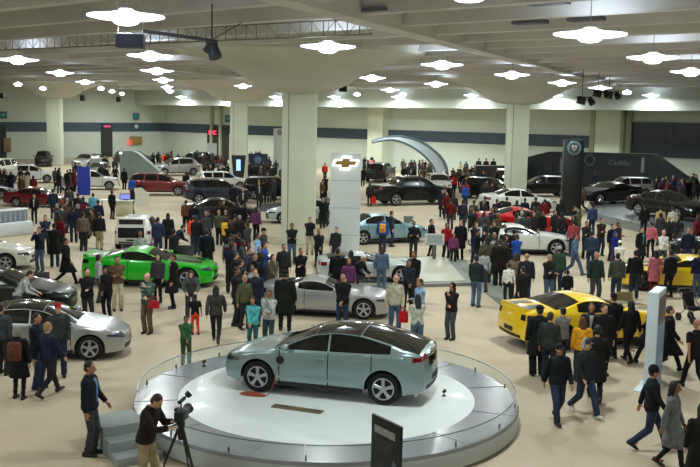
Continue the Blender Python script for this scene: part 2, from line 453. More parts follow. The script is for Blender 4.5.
        for (i, j) in faces:
            for (di, dj, e) in ((-1, 0, ((i, j), (i, j+1))), (1, 0, ((i+1, j), (i+1, j+1))), (0, -1, ((i, j), (i+1, j))), (0, 1, ((i, j+1), (i+1, j+1)))):
                if (i+di, j+dj) not in faces:
                    a, c = g[e[0][0]][e[0][1]], g[e[1][0]][e[1][1]]
                    b2.faces.new((a[0], c[0], c[1], a[1]))
        for v in [v for v in b2.verts if not v.link_faces]: b2.verts.remove(v)
        bmesh.ops.recalc_face_normals(b2, faces=b2.faces)
        s = sum((f.normal.dot(f.calc_center_median()-V((0, 0, .6))))*f.calc_area() for f in b2.faces)
        if s < 0: bmesh.ops.reverse_faces(b2, faces=b2.faces)
        return to_mesh('patch', b2, 50, recalc=False)
    parts = []   # (name, mesh, material key, matrix, subparts)
    def side(t0, t1, lo, hi, sgn, nu=14, nv=5, taper=0, **k):
        def fn(u, v):
            t = t0+(t1-t0)*u; a, b = lo(t), hi(t); b = max(b, a+.004)
            return ((X(t), sgn*3, a+(b-a)*v), (0, -sgn, 0))
        return patch(fn, nu, nv, **k)
    for a, b in [S['wind']]:
        parts.append(('windscreen', patch(lambda u, v: ((X(a+(b-a)*u), (v*2-1)*(topw(a+(b-a)*u)-.035), 3), (0, 0, -1)), 8, 10), 'GLASS', []))
    a2, b2_ = S['back']
    if kind in ('suv', 'pickup', 'hatch'):
        za, zb_ = zt(a2)-.10, zs(b2_)+.08
        parts.append(('rear_window', patch(lambda u, v: ((X(L)-2, (v*2-1)*(topw(a2)-.12), za+(zb_-za)*u), (1, 0, 0)), 6, 10), 'GLASS', []))
    else:
        parts.append(('rear_window', patch(lambda u, v: ((X(a2+(b2_-a2)*u), (v*2-1)*(topw(a2+(b2_-a2)*u)-.05), 3), (0, 0, -1)), 8, 10), 'GLASS', []))
    if 'roofglass' in S:
        c0, c1 = S['roofglass']
        parts.append(('roof_panel', patch(lambda u, v: ((X(c0+(c1-c0)*u), (v*2-1)*(topw(c0+(c1-c0)*u)-.02), 3), (0, 0, -1)), 8, 8), 'GLASS', []))
    if 'bed' in S:
        c0, c1 = S['bed']
        parts.append(('bed_cover', patch(lambda u, v: ((X(c0+(c1-c0)*u), (v*2-1)*.78, 3), (0, 0, -1)), 4, 4), 'TRIM', []))
    for sg in (1, -1):
        for a, b in S['sides']:
            parts.append(('side_window', side(a, b, lambda t: zs(t)+.02, lambda t: max(zs(t)+.03, ze(t)-.012), sg, nu=16, nv=4), 'GLASS', []))
        for a, b in S['doors']:
            hb = bmesh.new(); t_ = b-.17; z_ = zs(t_)-.13; box(hb, (X(t_), sg*(wmax(t_)-.005), z_), (.17, .05, .03), bev=.008)
            parts.append(('door', side(a, b, lambda t: max(sill+.10, zb(t)+.05), lambda t: zs(t)-.045, sg, nu=12, nv=5, off=.006), 'PAINT', [('door_handle', to_mesh('door_handle', hb, 40), 'PAINT')]))
            for tt in (a-.012, b+.012):
                parts.append(('door_gap', side(tt-.011, tt+.011, lambda t: max(sill+.06, zb(t)+.04), lambda t: zs(t)-.01, sg, nu=1, nv=8, off=.003), 'TRIM', []))
        # sill trim
        parts.append(('sill_trim', side(fo+ra+.02, fo+wb-ra-.02, lambda t: sill+.005, lambda t: sill+.085, sg, nu=8, nv=2, off=.014, th=.02), 'TRIM', []))
        # mirror
        tm = S['wind'][0]+.28; mb = bmesh.new()
        ball(mb, (X(tm), sg*(wmax(tm)+.09), zs(tm)+.09), (.075, .115, .075)); cone(mb, (X(tm), sg*(wmax(tm)-.1), zs(tm)+.03), (X(tm), sg*(wmax(tm)+.03), zs(tm)+.07), .03, .025, 8)
        parts.append(('mirror', to_mesh('mirror', mb), 'PAINT', []))
        # lights
        zf = zs(0.2); hz = zf-.10
        def hl(u, v, sg=sg):
            # from the outer rear end of the lamp to the inner front
            ang = math.radians(80-62*u); d = V((-math.cos(ang), -sg*math.sin(ang), 0))
            tgt = V((X(.50)+.42*u, sg*(W/2-.10-.28*u), hz+.065-.03*u+(v-.5)*(.05+.09*u)))
            return tgt-d*2.0, d
        parts.append(('headlamp', patch(hl, 8, 4, off=.008), 'LAMP', []))
        zr = zs(L-.15)-.13; TH, TX, TZ, TS = (.085, -.06, .055, 1) if kind == 'volt' else (.15, 0, 0, 0)
        def tl(u, v, sg=sg):
            ang = math.radians(78-66*u); d = V((math.cos(ang), -sg*math.sin(ang), 0))
            tgt = V((X(L-.38-TX)-.30*u, sg*(W/2-.10-.30*u), zr+TZ+.01+.05*u*TS+(v-.5)*TH))
            return tgt-d*2.0, d
        parts.append(('tail_lamp', patch(tl, 8, 4, off=.008), 'DTAIL' if kind == 'camaro' else 'TAIL', []))
    fz = zs(.05)
    def front(y, z0, z1, n=10, **k): return patch(lambda u, v: ((X(0)+2, (u*2-1)*y, z0+(z1-z0)*v), (-1, 0, 0)), n, 3, **k)
    def rear(y, z0, z1, n=10, **k): return patch(lambda u, v: ((X(L)-2, (u*2-1)*y, z0+(z1-z0)*v), (1, 0, 0)), n, 3, **k)
    parts.append(('grille', front(.36*W/1.8, fz-.19, fz-.07), 'VGR' if kind == 'volt' else 'GRILLE', []))
    parts.append(('lower_grille', front(.5*W/1.8, sill+.06, sill+.19), 'TRIM', []))
    parts.append(('front_badge', front(.09, fz-.155, fz-.10, 3, off=.02), 'GOLD', []))
    parts.append(('number_plate', rear(.24, sill+.26, sill+.38, 4, off=.012), 'TRIM', []))
    parts.append(('rear_bumper_trim', rear(.6, sill+.14, sill+.22, 10, off=.008), 'TRIM', []))
    if kind == 'volt':
        z0 = zs(L-.1); parts.append(('rear_panel', rear(.42, z0-.22, z0-.04, 10, off=.01), 'GLASS', []))
    # underbody + wheel housings
    ub = bmesh.new(); box(ub, (X(L/2), 0, sill+.14), (L-.5, W-.62, .24)); 
    for sg in (1, -1):
        box(ub, (0, sg*(W/2-.19), sill+.10), (wb-2*ra-.06, .24, .16))
    for a in tw:
        for sg in (1, -1):
            rr = ra+.015; ring = []
            for k in range(15):
                th = math.pi*k/14; ring.append((X(a)-rr*math.cos(th), r+rr*math.sin(th)))
            A = [ub.verts.new((x, sg*(W/2-.055), z)) for x, z in ring]; B = [ub.verts.new((x, sg*(W/2-.4), z)) for x, z in ring]
            for i in range(14): ub.faces.new((A[i], A[i+1], B[i+1], B[i]))
            ub.faces.new(B)
    parts.append(('underbody', to_mesh('underbody', ub, 40), 'TRIM', []))
    # wheel meshes
    tb = bmesh.new(); n = 32; prof_ = [(-.10, r*.66), (-.105, r*.9), (-.085, r*.985), (0, r), (.085, r*.985), (.105, r*.9), (.10, r*.66)]
    loft(tb, [[V((q*math.cos(2*math.pi*i/n), y, q*math.sin(2*math.pi*i/n))) for i in range(n)] for y, q in prof_], cap=True)
    tyre = to_mesh('tyre', tb, 50)
    rb = bmesh.new(); R = r*.68
    loft(rb, [[V((q*math.cos(2*math.pi*i/n), y, q*math.sin(2*math.pi*i/n))) for i in range(n)] for y, q in ((.104, R*1.0), (.118, R*.985), (.118, R*.9), (.107, R*.88))], cap=False)
    for k in range(5):
        a = 2*math.pi*k/5+.3; M = Matrix.Rotation(-a, 3, 'Y')
        ring = lambda x, wz, d: [M @ V((x, .1015, -wz)), M @ V((x, .1015, wz)), M @ V((x, .1015+d, wz*.7)), M @ V((x, .1015+d, -wz*.7))]
        loft(rb, [ring(.0, .04, .022), ring(R*.5, .033, .02), ring(R*.92, .05, .014)])
    cone(rb, (0, .10, 0), (0, .13, 0), .055, .045, 14)
    rim = to_mesh('rim', rb, 35)
    wheels = [(X(a), sg*(W/2-.125), r, sg) for a in tw for sg in (1, -1)]
    return dict(body=body, parts=parts, tyre=tyre, rim=rim, wheels=wheels, S=S, X=X, zs=zs, zt=zt, ze=ze, topw=topw, patch=patch, wmax=wmax)
def place_yaw(kind, Fp, deg, pm, label, z=0, sc=1.0, **k):
    S = SPECS[kind]; a = at(Fp[0], Fp[1], z); y = math.radians(deg); h = V((math.cos(y), math.sin(y), 0))
    n = V((-h.y, h.x, 0)); n = n if n.y > 0 else -n
    loc = a-h*(S['wb']/2*sc)+n*(S['W']/2-.05)*sc; loc.z = z
    return make_car(kind, pm, loc, y, label, sc=sc, **k)
CARS = {}
CARLEN = {}
VGR = mat('silver_grille', (.50, .52, .54), rough=.25, metal=.7)
DTAIL = mat('dark_tail_glass', (.12, .03, .03), rough=.12, coat=.8)
GRILLE = mat('grille_mesh', (.16, .16, .17), rough=.4, metal=.4)
def make_car(kind, pm, loc, yaw, label, group=None, sc=1.0, rim=None, cat='car', name='car', roof_glass=True):
    if kind not in CARS: CARS[kind] = car_parts(kind)
    C = CARS[kind]; km = dict(GLASS=GLASS, TRIM=TRIM, PAINT=pm, LAMP=LAMP, TAIL=TAIL, DTAIL=DTAIL, VGR=VGR, GRILLE=GRILLE, GOLD=GOLD)
    e = empty(name, loc, yaw); e.scale = (sc, sc, sc); tag(e, label, cat, group)
    mobj('body', C['body'], pm, e)
    for nm, me, k, subs in C['parts']:
        if not me.polygons: continue
        o = mobj(nm, me, km[k], e)
        for n2, m2, k2 in subs: mobj(n2, m2, km[k2], o)
    CARLEN[e.name] = C['S']['L']/2*sc
    for x, y, z, sg in C['wheels']:
        w = mobj('wheel', C['tyre'], TYRE, e); w.location = (x, y, z)
        if sg < 0: w.rotation_euler.z = math.pi
        mobj('rim', C['rim'], rim or RIM, w)
    return e
def place(kind, Fp, Rp, pm, label, z=0, group=None, lim=(.88, 1.12), **k):
    """put a car by the ground contact points of its two visible wheels"""
    S = SPECS[kind]; a, b = at(Fp[0], Fp[1], z), at(Rp[0], Rp[1], z)
    d = a-b; yaw = math.atan2(d.y, d.x); sc = max(lim[0], min(lim[1], d.length/S['wb']))
    n = V((-d.y, d.x, 0)).normalized(); mid = (a+b)/2
    if n.dot(mid) < 0: n = -n            # away from the camera
    loc = mid+n*(S['W']/2-.05)*sc; loc.z = z
    return make_car(kind, pm, loc, yaw, label, group, sc, **k)
pSilver = paint('silver', (.66, .67, .67), .6); pVolt = paint('silver_green', (.54, .62, .62), .5)
pBlack = mat('paint_black', (.022, .024, .028), rough=.35, coat=.55, spec=.3); pGreen = paint('green', (.06, .72, .10), .1); pYellow = paint('yellow', (.93, .78, .06), 0.)
pWhite = paint('white', (.84, .85, .83), 0.); pTeal = paint('ice_blue', (.52, .66, .70), .4); pNavy = paint('navy', (.09, .13, .2), .3)
pRed = paint('dark_red', (.42, .05, .07), .25); pBright = paint('red', (.78, .07, .08), .1); pIce = paint('pale_silver', (.74, .79, .80), .5)
pGrey = paint('graphite', (.22, .23, .24), .4); pBrown = paint('brown', (.22, .17, .15), .3); pPearl = paint('cream', (.85, .85, .80), 0.)
DECK_Z = .42
volt = place('volt', (258, 392), (383, 405), pVolt, 'silver-green hatchback with a black roof on the round turntable', z=DECK_Z, lim=(.95, 1.08))
place_yaw('volt', (90, 361), 5, pSilver, 'silver hatchback with a black glass roof at the left edge', sc=.97)
place_yaw('volt', (40, 318), 5, pBlack, 'glossy black car with a sloping rear parked behind the silver hatchback at left')
place_yaw('sedan', (6, 271), 8, pPearl, 'cream sedan cut by the left edge beside the white rack')
cam_g = place('camaro', (187, 289), (108, 287), pGreen, 'bright green coupe with black hood panel')
cam_s = place('camaro', (363, 320), (285, 316), pSilver, 'silver coupe behind the turntable', rim=RIM)
place('roadster', (400, 283), (338, 283), pIce, 'pale silver low sports car on the low grey platform', z=.15)
place('sedan', (414, 243), (363, 245), pTeal, 'ice blue sedan beside the tall white sign tower')
cam_w = place('camaro', (556, 256), (494, 255), pWhite, 'white coupe behind the crowd at right of centre')
place('sedan', (546, 213), (501, 213), pWhite, 'white car beyond the red convertible')
cam_y = place('camaro', (654, 346), (560, 352), pYellow, 'yellow coupe with black stripes in the right foreground', rim=DRIM)
cam_y2 = place('camaro', (643, 291), (719, 294), pYellow, 'yellow coupe farther back at the right edge', rim=DRIM)
place('sedan', (688, 259), (750, 263), pBlack, 'black car cut by the right edge behind the man in the white shirt', name='car')
place('pickup', (444, 205), (396, 206), pBlack, 'long black pickup truck in the middle distance', cat='pickup truck', name='pickup_truck')
place('suv', (400, 179), (380, 184), pBlack, 'black off-roader beyond the black pickup', cat='car', lim=(.95, 1.1))
place('suv', (178, 196), (140, 195.5), pRed, 'dark red people carrier left of the navy one')
place('hatch', (163, 176), (195, 175.5), pSilver, 'silver hatchback beyond the dark red people carrier', lim=(.9, 1.2))
place('suv', (240, 203.5), (199, 204), pNavy, 'navy crossover in front of the slim pillar')
place('suv', (240, 190), (209, 190), pWhite, 'white car mostly hidden behind the navy crossover')
place('sedan', (246, 223), (200, 223), pBlack, 'black car in front of the navy crossover')
place('sedan', (52, 208), (16, 207), pRed, 'dark red sedan at left behind the woman in the white top')
place('pickup', (45, 183), (14, 183), pWhite, 'white double cab truck beyond the dark red sedan', cat='truck', name='truck', lim=(.85, 1.1))
place('pickup', (109, 190), (72, 190), pWhite, 'white pickup behind the blue banner', cat='truck', name='pickup_truck', lim=(.85, 1.1))
place('suv', (-8, 181), (18, 178), pPearl, 'pale car at the left edge beyond the white truck', lim=(.9, 1.1))
place('sedan', (2, 199), (-34, 199), pBlack, 'black car at the left edge beside the dark red sedan')
# cars seen end-on
def end_on(kind, pm, px, py, yawdeg, label, **k):
    p = at(px, py, k.pop('z', 0)); return make_car(kind, pm, p, math.radians(yawdeg), label, **k)
end_on('suv', pBlack, 44, 166, -75, 'black off-roader facing out near the far left pillar')
end_on('suv', pSilver, 87, 169, -100, 'silver car facing out beside the far dark doorway')
end_on('sedan', pGrey, 100, 177, -80, 'dark grey car facing out with bright reflections near the far dark doorway')
end_on('suv', pGrey, 135, 164.5, 5, 'dark car behind the big grey sloping screen')
end_on('suv', pWhite, 438, 194, -88, 'white van with a dark windscreen facing out behind the black pickup')
end_on('suv', pBlack, 274, 199, 0, 'dark car between the slim pillar and the central pillar')
jeep = end_on('suv', pBlack, 194, 166, 178, 'black off-roader with a white sign board near the dark doorway', sc=1.0)
end_on('suv', pBlack, 489, 199, -40, 'black truck left of the right hand pillar')
place('sedan', (283, 224), (330, 224), pIce, 'pale blue car half hidden behind the central pillar', lim=(.9, 1.1))
end_on('suv', pBlack, 542, 196, 185, 'black four wheel drive at the left end of the black booth')
place('camaro', (562, 237), (500, 237), pBright, 'red car in the crowd behind the white coupe')
PLZ = .5
place('sedan', (682, 221), (633, 214.5), pBlack, 'big glossy black sedan on the grey display platform', z=PLZ)
place('camaro', (592, 205), (640, 203), pBlack, 'black coupe behind the glossy black sedan on the platform', z=PLZ, lim=(.85, 1.1))
end_on('suv', pSilver, 624, 197, -170, 'silver crossover behind the black cars on the platform')

PLATPX = [[(588, 206), (594, 221), (646, 234), (760, 246), (760, 214), (640, 200)], [(318, 262), (447, 259), (470, 285), (322, 290)]]
PLATS = [[at(x, y, 0) for x, y in q] for q in PLATPX]
# ------------------------------------------------------------------ people
# one body per pose (a single continuous surface), clothing shapes fitted to the same joints
POSES = {
 # hands: (x, y, z) targets in a 1.75 m frame, facing -Y ; feet: ankle (x, y, z), yaw
 'stand':   dict(hl=(.27,-.05,.80), hr=(-.27,-.03,.80), fl=(.10,0,0), fr=(-.10,.02,0)),
 'relaxed': dict(hl=(.25,-.14,.86), hr=(-.26,-.02,.80), fl=(.13,-.05,0), fr=(-.10,.04,0), hip=(.03,0,0)),
 'folded':  dict(hl=(-.09,-.25,1.15), hr=(.10,-.22,1.12), fl=(.11,0,0), fr=(-.11,.01,0)),
 'clasped': dict(hl=(.03,-.23,.97), hr=(-.03,-.24,.95), fl=(.11,0,0), fr=(-.11,.01,0), head=12),
 'walk':    dict(hl=(.25,.17,.86), hr=(-.25,-.23,.90), fl=(.08,-.34,.02), fr=(-.08,.36,.09), hip=(0,0,-.04), toe=(-12, 32)),
 'stroll':  dict(hl=(.25,-.16,.85), hr=(-.25,.14,.84), fl=(.08,.25,.05), fr=(-.08,-.24,.01), hip=(0,0,-.02), toe=(24, -8)),
 'photo':   dict(hl=(.07,-.27,1.50), hr=(-.07,-.27,1.50), fl=(.12,-.03,0), fr=(-.12,.03,0), elbow='low'),
 'waisthand': dict(hl=(.20,-.23,.95), hr=(-.25,-.02,.80), fl=(.10,-.03,0), fr=(-.10,.03,0)),
 'reach':   dict(hl=(.20,-.46,1.12), hr=(-.25,-.05,.82), fl=(.11,-.06,0), fr=(-.11,.07,0), lean=8, head=10),
 'chin':    dict(hl=(.05,-.20,1.38), hr=(.06,-.22,1.10), fl=(.10,0,0), fr=(-.10,.01,0)),
 'bend':    dict(hl=(.16,-.55,.98), hr=(-.16,-.53,.96), fl=(.12,.02,0), fr=(-.12,-.05,0), lean=32, head=12),
 'filming': dict(hl=(.12,-.42,1.22), hr=(-.10,-.46,1.18), fl=(.14,-.08,0), fr=(-.13,.10,0), lean=12, head=30),
 'kneel':   dict(hl=(.16,-.36,.62), hr=(-.16,-.34,.60), fl=(.13,-.16,0), fr=(-.13,.22,.08), hip=(0,.06,-.44), toe=(0, 50), lean=20, head=10),
}
def ik(a, b, l1, l2, pole):
    d = b-a; L = min(d.length, l1+l2-.003); u = d.normalized(); b = a+u*L
    x = (l1*l1-l2*l2+L*L)/(2*L); h = math.sqrt(max(0, l1*l1-x*x))
    p = pole-u*pole.dot(u); p.normalize()
    return a+u*x+p*h, b
def joints(pose):
    P = POSES[pose]; hip = V((0, 0, .94))+V(P.get('hip', (0, 0, 0))); ln = math.radians(P.get('lean', 0))
    R = Matrix.Rotation(ln, 3, 'X')           # tips the trunk towards -Y
    J = dict(hip=hip, R=R); tr = lambda p: hip+R @ (V(p)-V((0, 0, .94)))
    J['waist'] = tr((0, -.005, 1.08)); J['chest'] = tr((0, 0, 1.28)); J['neck'] = tr((0, .012, 1.47)); J['tr'] = tr
    hd = math.radians(P.get('head', 4)); RH = R @ Matrix.Rotation(hd, 3, 'X') if True else R
    RH = Matrix.Rotation(ln*.7+hd, 3, 'X')
    J['head'] = J['neck']+RH @ V((0, -.02, .155)); J['RH'] = RH
    for s, k in ((1, 'l'), (-1, 'r')):
        sh = tr((s*.185, .0, 1.405)); hand = V(P['h'+k])
        pole = V((s*.6, .8, -.5)) if P.get('elbow') != 'low' else V((s*.5, .3, -1))
        el, wr = ik(sh, hand, .285, .255, pole)
        J['sh'+k], J['el'+k], J['wr'+k] = sh, el, wr
        ft = V(P['f'+k]); an = ft+V((0, .0, .085)); hj = hip+V((s*.09, 0, -.03))
        kn, an = ik(hj, an, .425, .415, V((s*.08, -1, .05)))
        J['hj'+k], J['kn'+k], J['an'+k] = hj, kn, an
        J['toe'+k] = math.radians(P.get('toe', (0, 0))[0 if s > 0 else 1])
    return J
JC = {}
def J_(pose):
    if pose not in JC: JC[pose] = joints(pose)
    return JC[pose]
def body_mesh(pose):
    J = J_(pose); bm = bmesh.new(); tr = J['tr']; R = J['R']
    loft(bm, [ell(tr((0, y, z)), rx, ry, 20, R) for z, rx, ry, y in ((.84,.10,.08,0),(.90,.15,.105,0),(.98,.148,.10,0),(1.08,.125,.088,0),(1.2,.14,.098,0),(1.32,.155,.105,0),(1.40,.15,.09,0),(1.45,.10,.07,.01),(1.48,.06,.055,.012))])
    caps(bm, J['neck']-R @ V((0, 0, .03)), J['head']+J['RH'] @ V((0, .02, -.05)), .052, .05, 14)
    H, RH = J['head'], J['RH']; h = lambda p: H+RH @ V(p)
    ball(bm, h((0, .015, .035)), (.074, .092, .088), RH, 24); ball(bm, h((0, -.018, -.035)), (.060, .070, .075), RH, 24)
    ball(bm, h((0, -.045, -.088)), (.032, .028, .024), RH, 12)                     # chin
    cone(bm, h((0, -.085, .012)), h((0, -.112, -.022)), .008, .015, 10); ball(bm, h((0, -.105, -.026)), .013, RH, 10)   # nose
    ball(bm, h((0, -.072, .030)), (.052, .022, .012), RH, 12)                      # brow
    ball(bm, h((0, -.082, -.056)), (.024, .012, .006), RH, 10); ball(bm, h((0, -.080, -.066)), (.020, .012, .006), RH, 10)  # lips
    for s in (1, -1):
        ball(bm, h((s*.076, .012, -.002)), (.010, .018, .030), RH, 10)             # ears
        ball(bm, h((s*.038, -.058, -.018)), (.022, .022, .022), RH, 10)            # cheeks
    for s, k in ((1, 'l'), (-1, 'r')):
        sh, el, wr = J['sh'+k], J['el'+k], J['wr'+k]
        caps(bm, sh-V((s*.03, 0, 0)), el, .048, .037, 12); caps(bm, el, wr, .037, .025, 12)
        d = (wr-el).normalized(); side = d.cross(V((0, 0, 1)) if abs(d.z) < .7 else V((0, -1, 0))).normalized()
        nrm = d.cross(side).normalized()
        if abs(d.z) >= .7: side, nrm = side.copy(), nrm                             # hanging hand: palm to the thigh
        if abs(d.z) >= .7: side, nrm = V((0, -1, 0)), V((-s, 0, 0))
        pc = wr+d*.045; fr = Matrix((side, nrm, d)).transposed()
        ball(bm, pc, (.040, .018, .052), fr, 14)
        for q, (o, ln) in enumerate(((-.029, .060), (-.010, .074), (.010, .079), (.029, .070))):
            r0 = pc+side*o+d*.036; cur = nrm*.22; k1 = r0+(d+cur).normalized()*ln*.5; k2 = k1+(d+nrm*.7).normalized()*ln*.5
            caps(bm, r0, k1, .0105, .0095, 8); caps(bm, k1, k2, .0095, .0085, 8)
        t0 = wr+d*.025+side*.03; t1 = t0+(side*.8+d*.7+nrm*.3).normalized()*.036; caps(bm, t0, t1, .014, .012, 8); caps(bm, t1, t1+(d+nrm*.3).normalized()*.03, .012, .009, 8)
        caps(bm, J['hj'+k], J['kn'+k], .085, .055, 14); caps(bm, J['kn'+k], J['an'+k], .055, .036, 14)
        a = J['an'+k]; ball(bm, a+V((0, -.05, -.045)), (.036, .085, .03), Matrix.Rotation(-J['toe'+k], 3, 'X'), 12)
    return remesh('person_body', bm, .0088, 1, .35)
def trouser_mesh(pose, style):
    J = J_(pose); bm = bmesh.new(); R = J['R']; hip = J['hip']; tr = J['tr']
    tp = Matrix.Rotation(math.radians(POSES[pose].get('lean', 0))*.5, 3, 'X')
    loft(bm, [ell(hip+tp @ V((0, .005, z)), rx, ry, 20, tp) for z, rx, ry in ((-.13,.12,.105),(-.07,.178,.13),(.0,.182,.132),(.08,.165,.12),(.13,.155,.11))])
    w = {'slim': (.098, .068, .052), 'jeans': (.102, .077, .068), 'wide': (.108, .09, .085), 'skirt': (.09, .06, .045)}[style]
    for k in 'lr':
        hj, kn, an = J['hj'+k], J['kn'+k], J['an'+k]
        an2 = an+(an-kn).normalized()*.02
        cone(bm, hj, kn, w[0], w[1], 16); ball(bm, hj, w[0], seg=14); ball(bm, kn, w[1]*1.0, seg=14); cone(bm, kn, an2, w[1], w[2]*.95, 16)
        cone(bm, kn+(an-kn)*.8, an2+(an-kn).normalized()*.015, w[2]*.98, w[2]*1.05, 16)
        for q, tt in enumerate((.2, .5, .82)):
            ball(bm, kn+(an-kn)*tt+V((.006*(-1)**q, 0, 0)), (w[1]*1.02, w[1]*1.04, .03), seg=12)
    return remesh('trousers', bm, .013, 1, .5)
def top_mesh(pose, style):
    J = J_(pose); bm = bmesh.new(); tr = J['tr']; R = J['R']
    sl = {'shirt': (0, .062, .052, .036), 'jacket': (.014, .075, .062, .048), 'puffer': (.035, .088, .076, .056), 'coat': (.018, .077, .064, .05), 'dress': (.004, .064, .052, .04), 'tee': (0, .066, .058, .0)}[style]
    g = sl[0]
    rings = [(.88,.182,.130,0),(.95,.186,.134,0),(1.04,.170,.122,0),(1.12,.164,.116,-.005),(1.22,.175,.122,-.005),(1.32,.188,.128,0),(1.39,.185,.115,.004),(1.435,.14,.088,.008),(1.465,.085,.07,.010)]
    loft(bm, [ell(tr((0, y, z)), rx+g, ry+g, 24, R, 2.3) for z, rx, ry, y in rings])
    if style in ('coat', 'dress'):
        dn = .52 if style == 'coat' else .50
        hip = J['hip']; a = (J['knl']+J['knr'])/2
        spread = abs(J['knl'].y-J['knr'].y)/2
        loft(bm, [ell((hip.x*(1-q)+a.x*q, hip.y*(1-q)+a.y*q, hip.z-.02+(dn-.92)*q), .20+g+.03*q, .145+g+spread*q*1.1+.03*q, 24) for q in (0, .35, .7, 1)])
    ball(bm, tr((0, .012, 1.475)), (.088+g*.3, .082+g*.3, .035), R, 16)              # collar
    for s, k in ((1, 'l'), (-1, 'r')):
        sh, el, wr = J['sh'+k], J['el'+k], J['wr'+k]
        ball(bm, sh-V((s*.012, 0, .012)), sl[1]*1.05, seg=14); 
        if style == 'tee':
            cone(bm, sh, sh+(el-sh)*.75, sl[1], sl[2]*1.15, 16)
        else:
            cone(bm, sh, el, sl[1], sl[2], 16); ball(bm, el, sl[2]*1.02, seg=14); cone(bm, el, wr, sl[2], sl[3], 16)
            for q in (.25, .6): ball(bm, sh+(el-sh)*q+V((0, .005, 0)), (sl[2]*1.12,)*3, seg=12)
            ball(bm, el+(wr-el)*.45, sl[2]*.95, seg=12)
    if style == 'puffer':
        for z in (.93, 1.02, 1.11, 1.2, 1.29): ball(bm, tr((0, 0, z)), (.205, .152, .045), R, 20)
    return remesh('top', bm, .0135, 1, .5)
def hair_mesh(style):
    bm = bmesh.new()      # head centre at the origin, facing -Y
    if style != 'bald':
        rings = []
        ball(bm, (0, .026, .044), (.080, .092, .090), seg=24); ball(bm, (0, .05, -.01), (.073, .068, .075), seg=20)
    if style == 'balding':
        bm.free(); bm = bmesh.new(); 
        for s in (1, -1): ball(bm, (s*.052, .04, .0), (.028, .05, .05), seg=14)
        ball(bm, (0, .07, .0), (.06, .042, .055), seg=16)
    if style in ('long', 'longer'):
        dn = -.20 if style == 'long' else -.30
        loft(bm, [ell((0, y, z), rx, ry, 18) for z, rx, ry, y in ((.04,.085,.075,.045),(-.05,.09,.062,.06),(-.13,.095,.05,.075),(dn+.03,.085,.042,.09),(dn,.06,.03,.09))])
        for s in (1, -1): caps(bm, (s*.074, .005, .02), (s*.078, .015, -.14), .022, .018, 10)
    if style == 'bob':
        loft(bm, [ell((0, y, z), rx, ry, 18) for z, rx, ry, y in ((.05,.086,.075,.04),(-.03,.094,.07,.045),(-.09,.088,.062,.05),(-.115,.07,.05,.05))])
        for s in (1, -1): caps(bm, (s*.077, -.005, .02), (s*.08, .0, -.08), .02, .017, 10)
    if style == 'bun': ball(bm, (0, .115, .085), (.05, .045, .045), seg=14)
    if style == 'tail':
        loft(bm, [ell((0, y, z), r, r*.8, 12) for z, r, y in ((.06,.02,.10),(.03,.035,.135),(-.06,.034,.15),(-.16,.025,.14),(-.22,.01,.13))])
    if style == 'curly':
        rr = random.Random(3)
        for k in range(46):
            a = rr.uniform(0, 2*math.pi); z = rr.uniform(-.08, .13); q = math.sqrt(max(0, 1-((z-.03)/.13)**2))
            y = .045+.10*q*math.sin(a)
            if y < -.03 and z < .06: continue
            ball(bm, (.10*q*math.cos(a), y, z), .034, seg=8)
    return remesh('hair', bm, .009, 2, .5)
def hat_mesh(style):
    bm = bmesh.new()
    if style == 'cap':
        ball(bm, (0, .02, .055), (.088, .103, .088), seg=24); ball(bm, (0, -.105, .062), (.062, .075, .010), seg=16)
    elif style == 'beanie':
        ball(bm, (0, .025, .06), (.092, .105, .10), seg=24); loft(bm, [ell((0, .022, z), r, r*1.12, 24) for z, r in ((.02,.092),(.03,.097),(.06,.097),(.07,.09))])
    elif style == 'brim':
        loft(bm, [ell((0, .01, z), r, r*1.1, 24) for z, r in ((.062,.155),(.07,.16),(.078,.10),(.12,.092),(.16,.08),(.17,.05))])
    return remesh('hat', bm, .009, 1, .5)
def hood_mesh():
    bm = bmesh.new(); ball(bm, (0, .045, .03), (.10, .11, .115), seg=20); ball(bm, (0, .075, -.07), (.10, .07, .07), seg=16); return remesh('hood', bm, .012, 2, .5)
def shoe_mesh():
    bm = bmesh.new()
    loft(bm, [ell((0, y, z), rx, rz, 14, Matrix.Rotation(math.pi/2, 3, 'X'), 2.6) for y, z, rx, rz in ((.085,.045,.02,.03),(.07,.05,.038,.048),(0,.052,.042,.052),(-.07,.038,.046,.038),(-.13,.032,.046,.032),(-.175,.028,.034,.026),(-.19,.025,.015,.015))])
    bmesh.ops.recalc_face_normals(bm, faces=bm.faces)
    return to_mesh('shoe', bm, 60)
def eyes_mesh():
    bm = bmesh.new()
    for s in (1, -1): ball(bm, (s*.030, -.078, .012), (.0125, .008, .007), seg=10)
    return to_mesh('eyes', bm)
MC = {}
def cached(key, fn, *a):
    if key not in MC: MC[key] = fn(*a)
    return MC[key]
SKINS = [mat('skin_%d' % i, c, rough=.55, spec=.3) for i, c in enumerate(((.78,.60,.50),(.68,.49,.39),(.56,.39,.30),(.36,.24,.19)))]
HAIRC = dict(black=(.06,.055,.055), brown=(.20,.14,.10), dark=(.11,.085,.07), blond=(.62,.50,.34), grey=(.52,.50,.47), white=(.78,.76,.72), auburn=(.32,.17,.11))
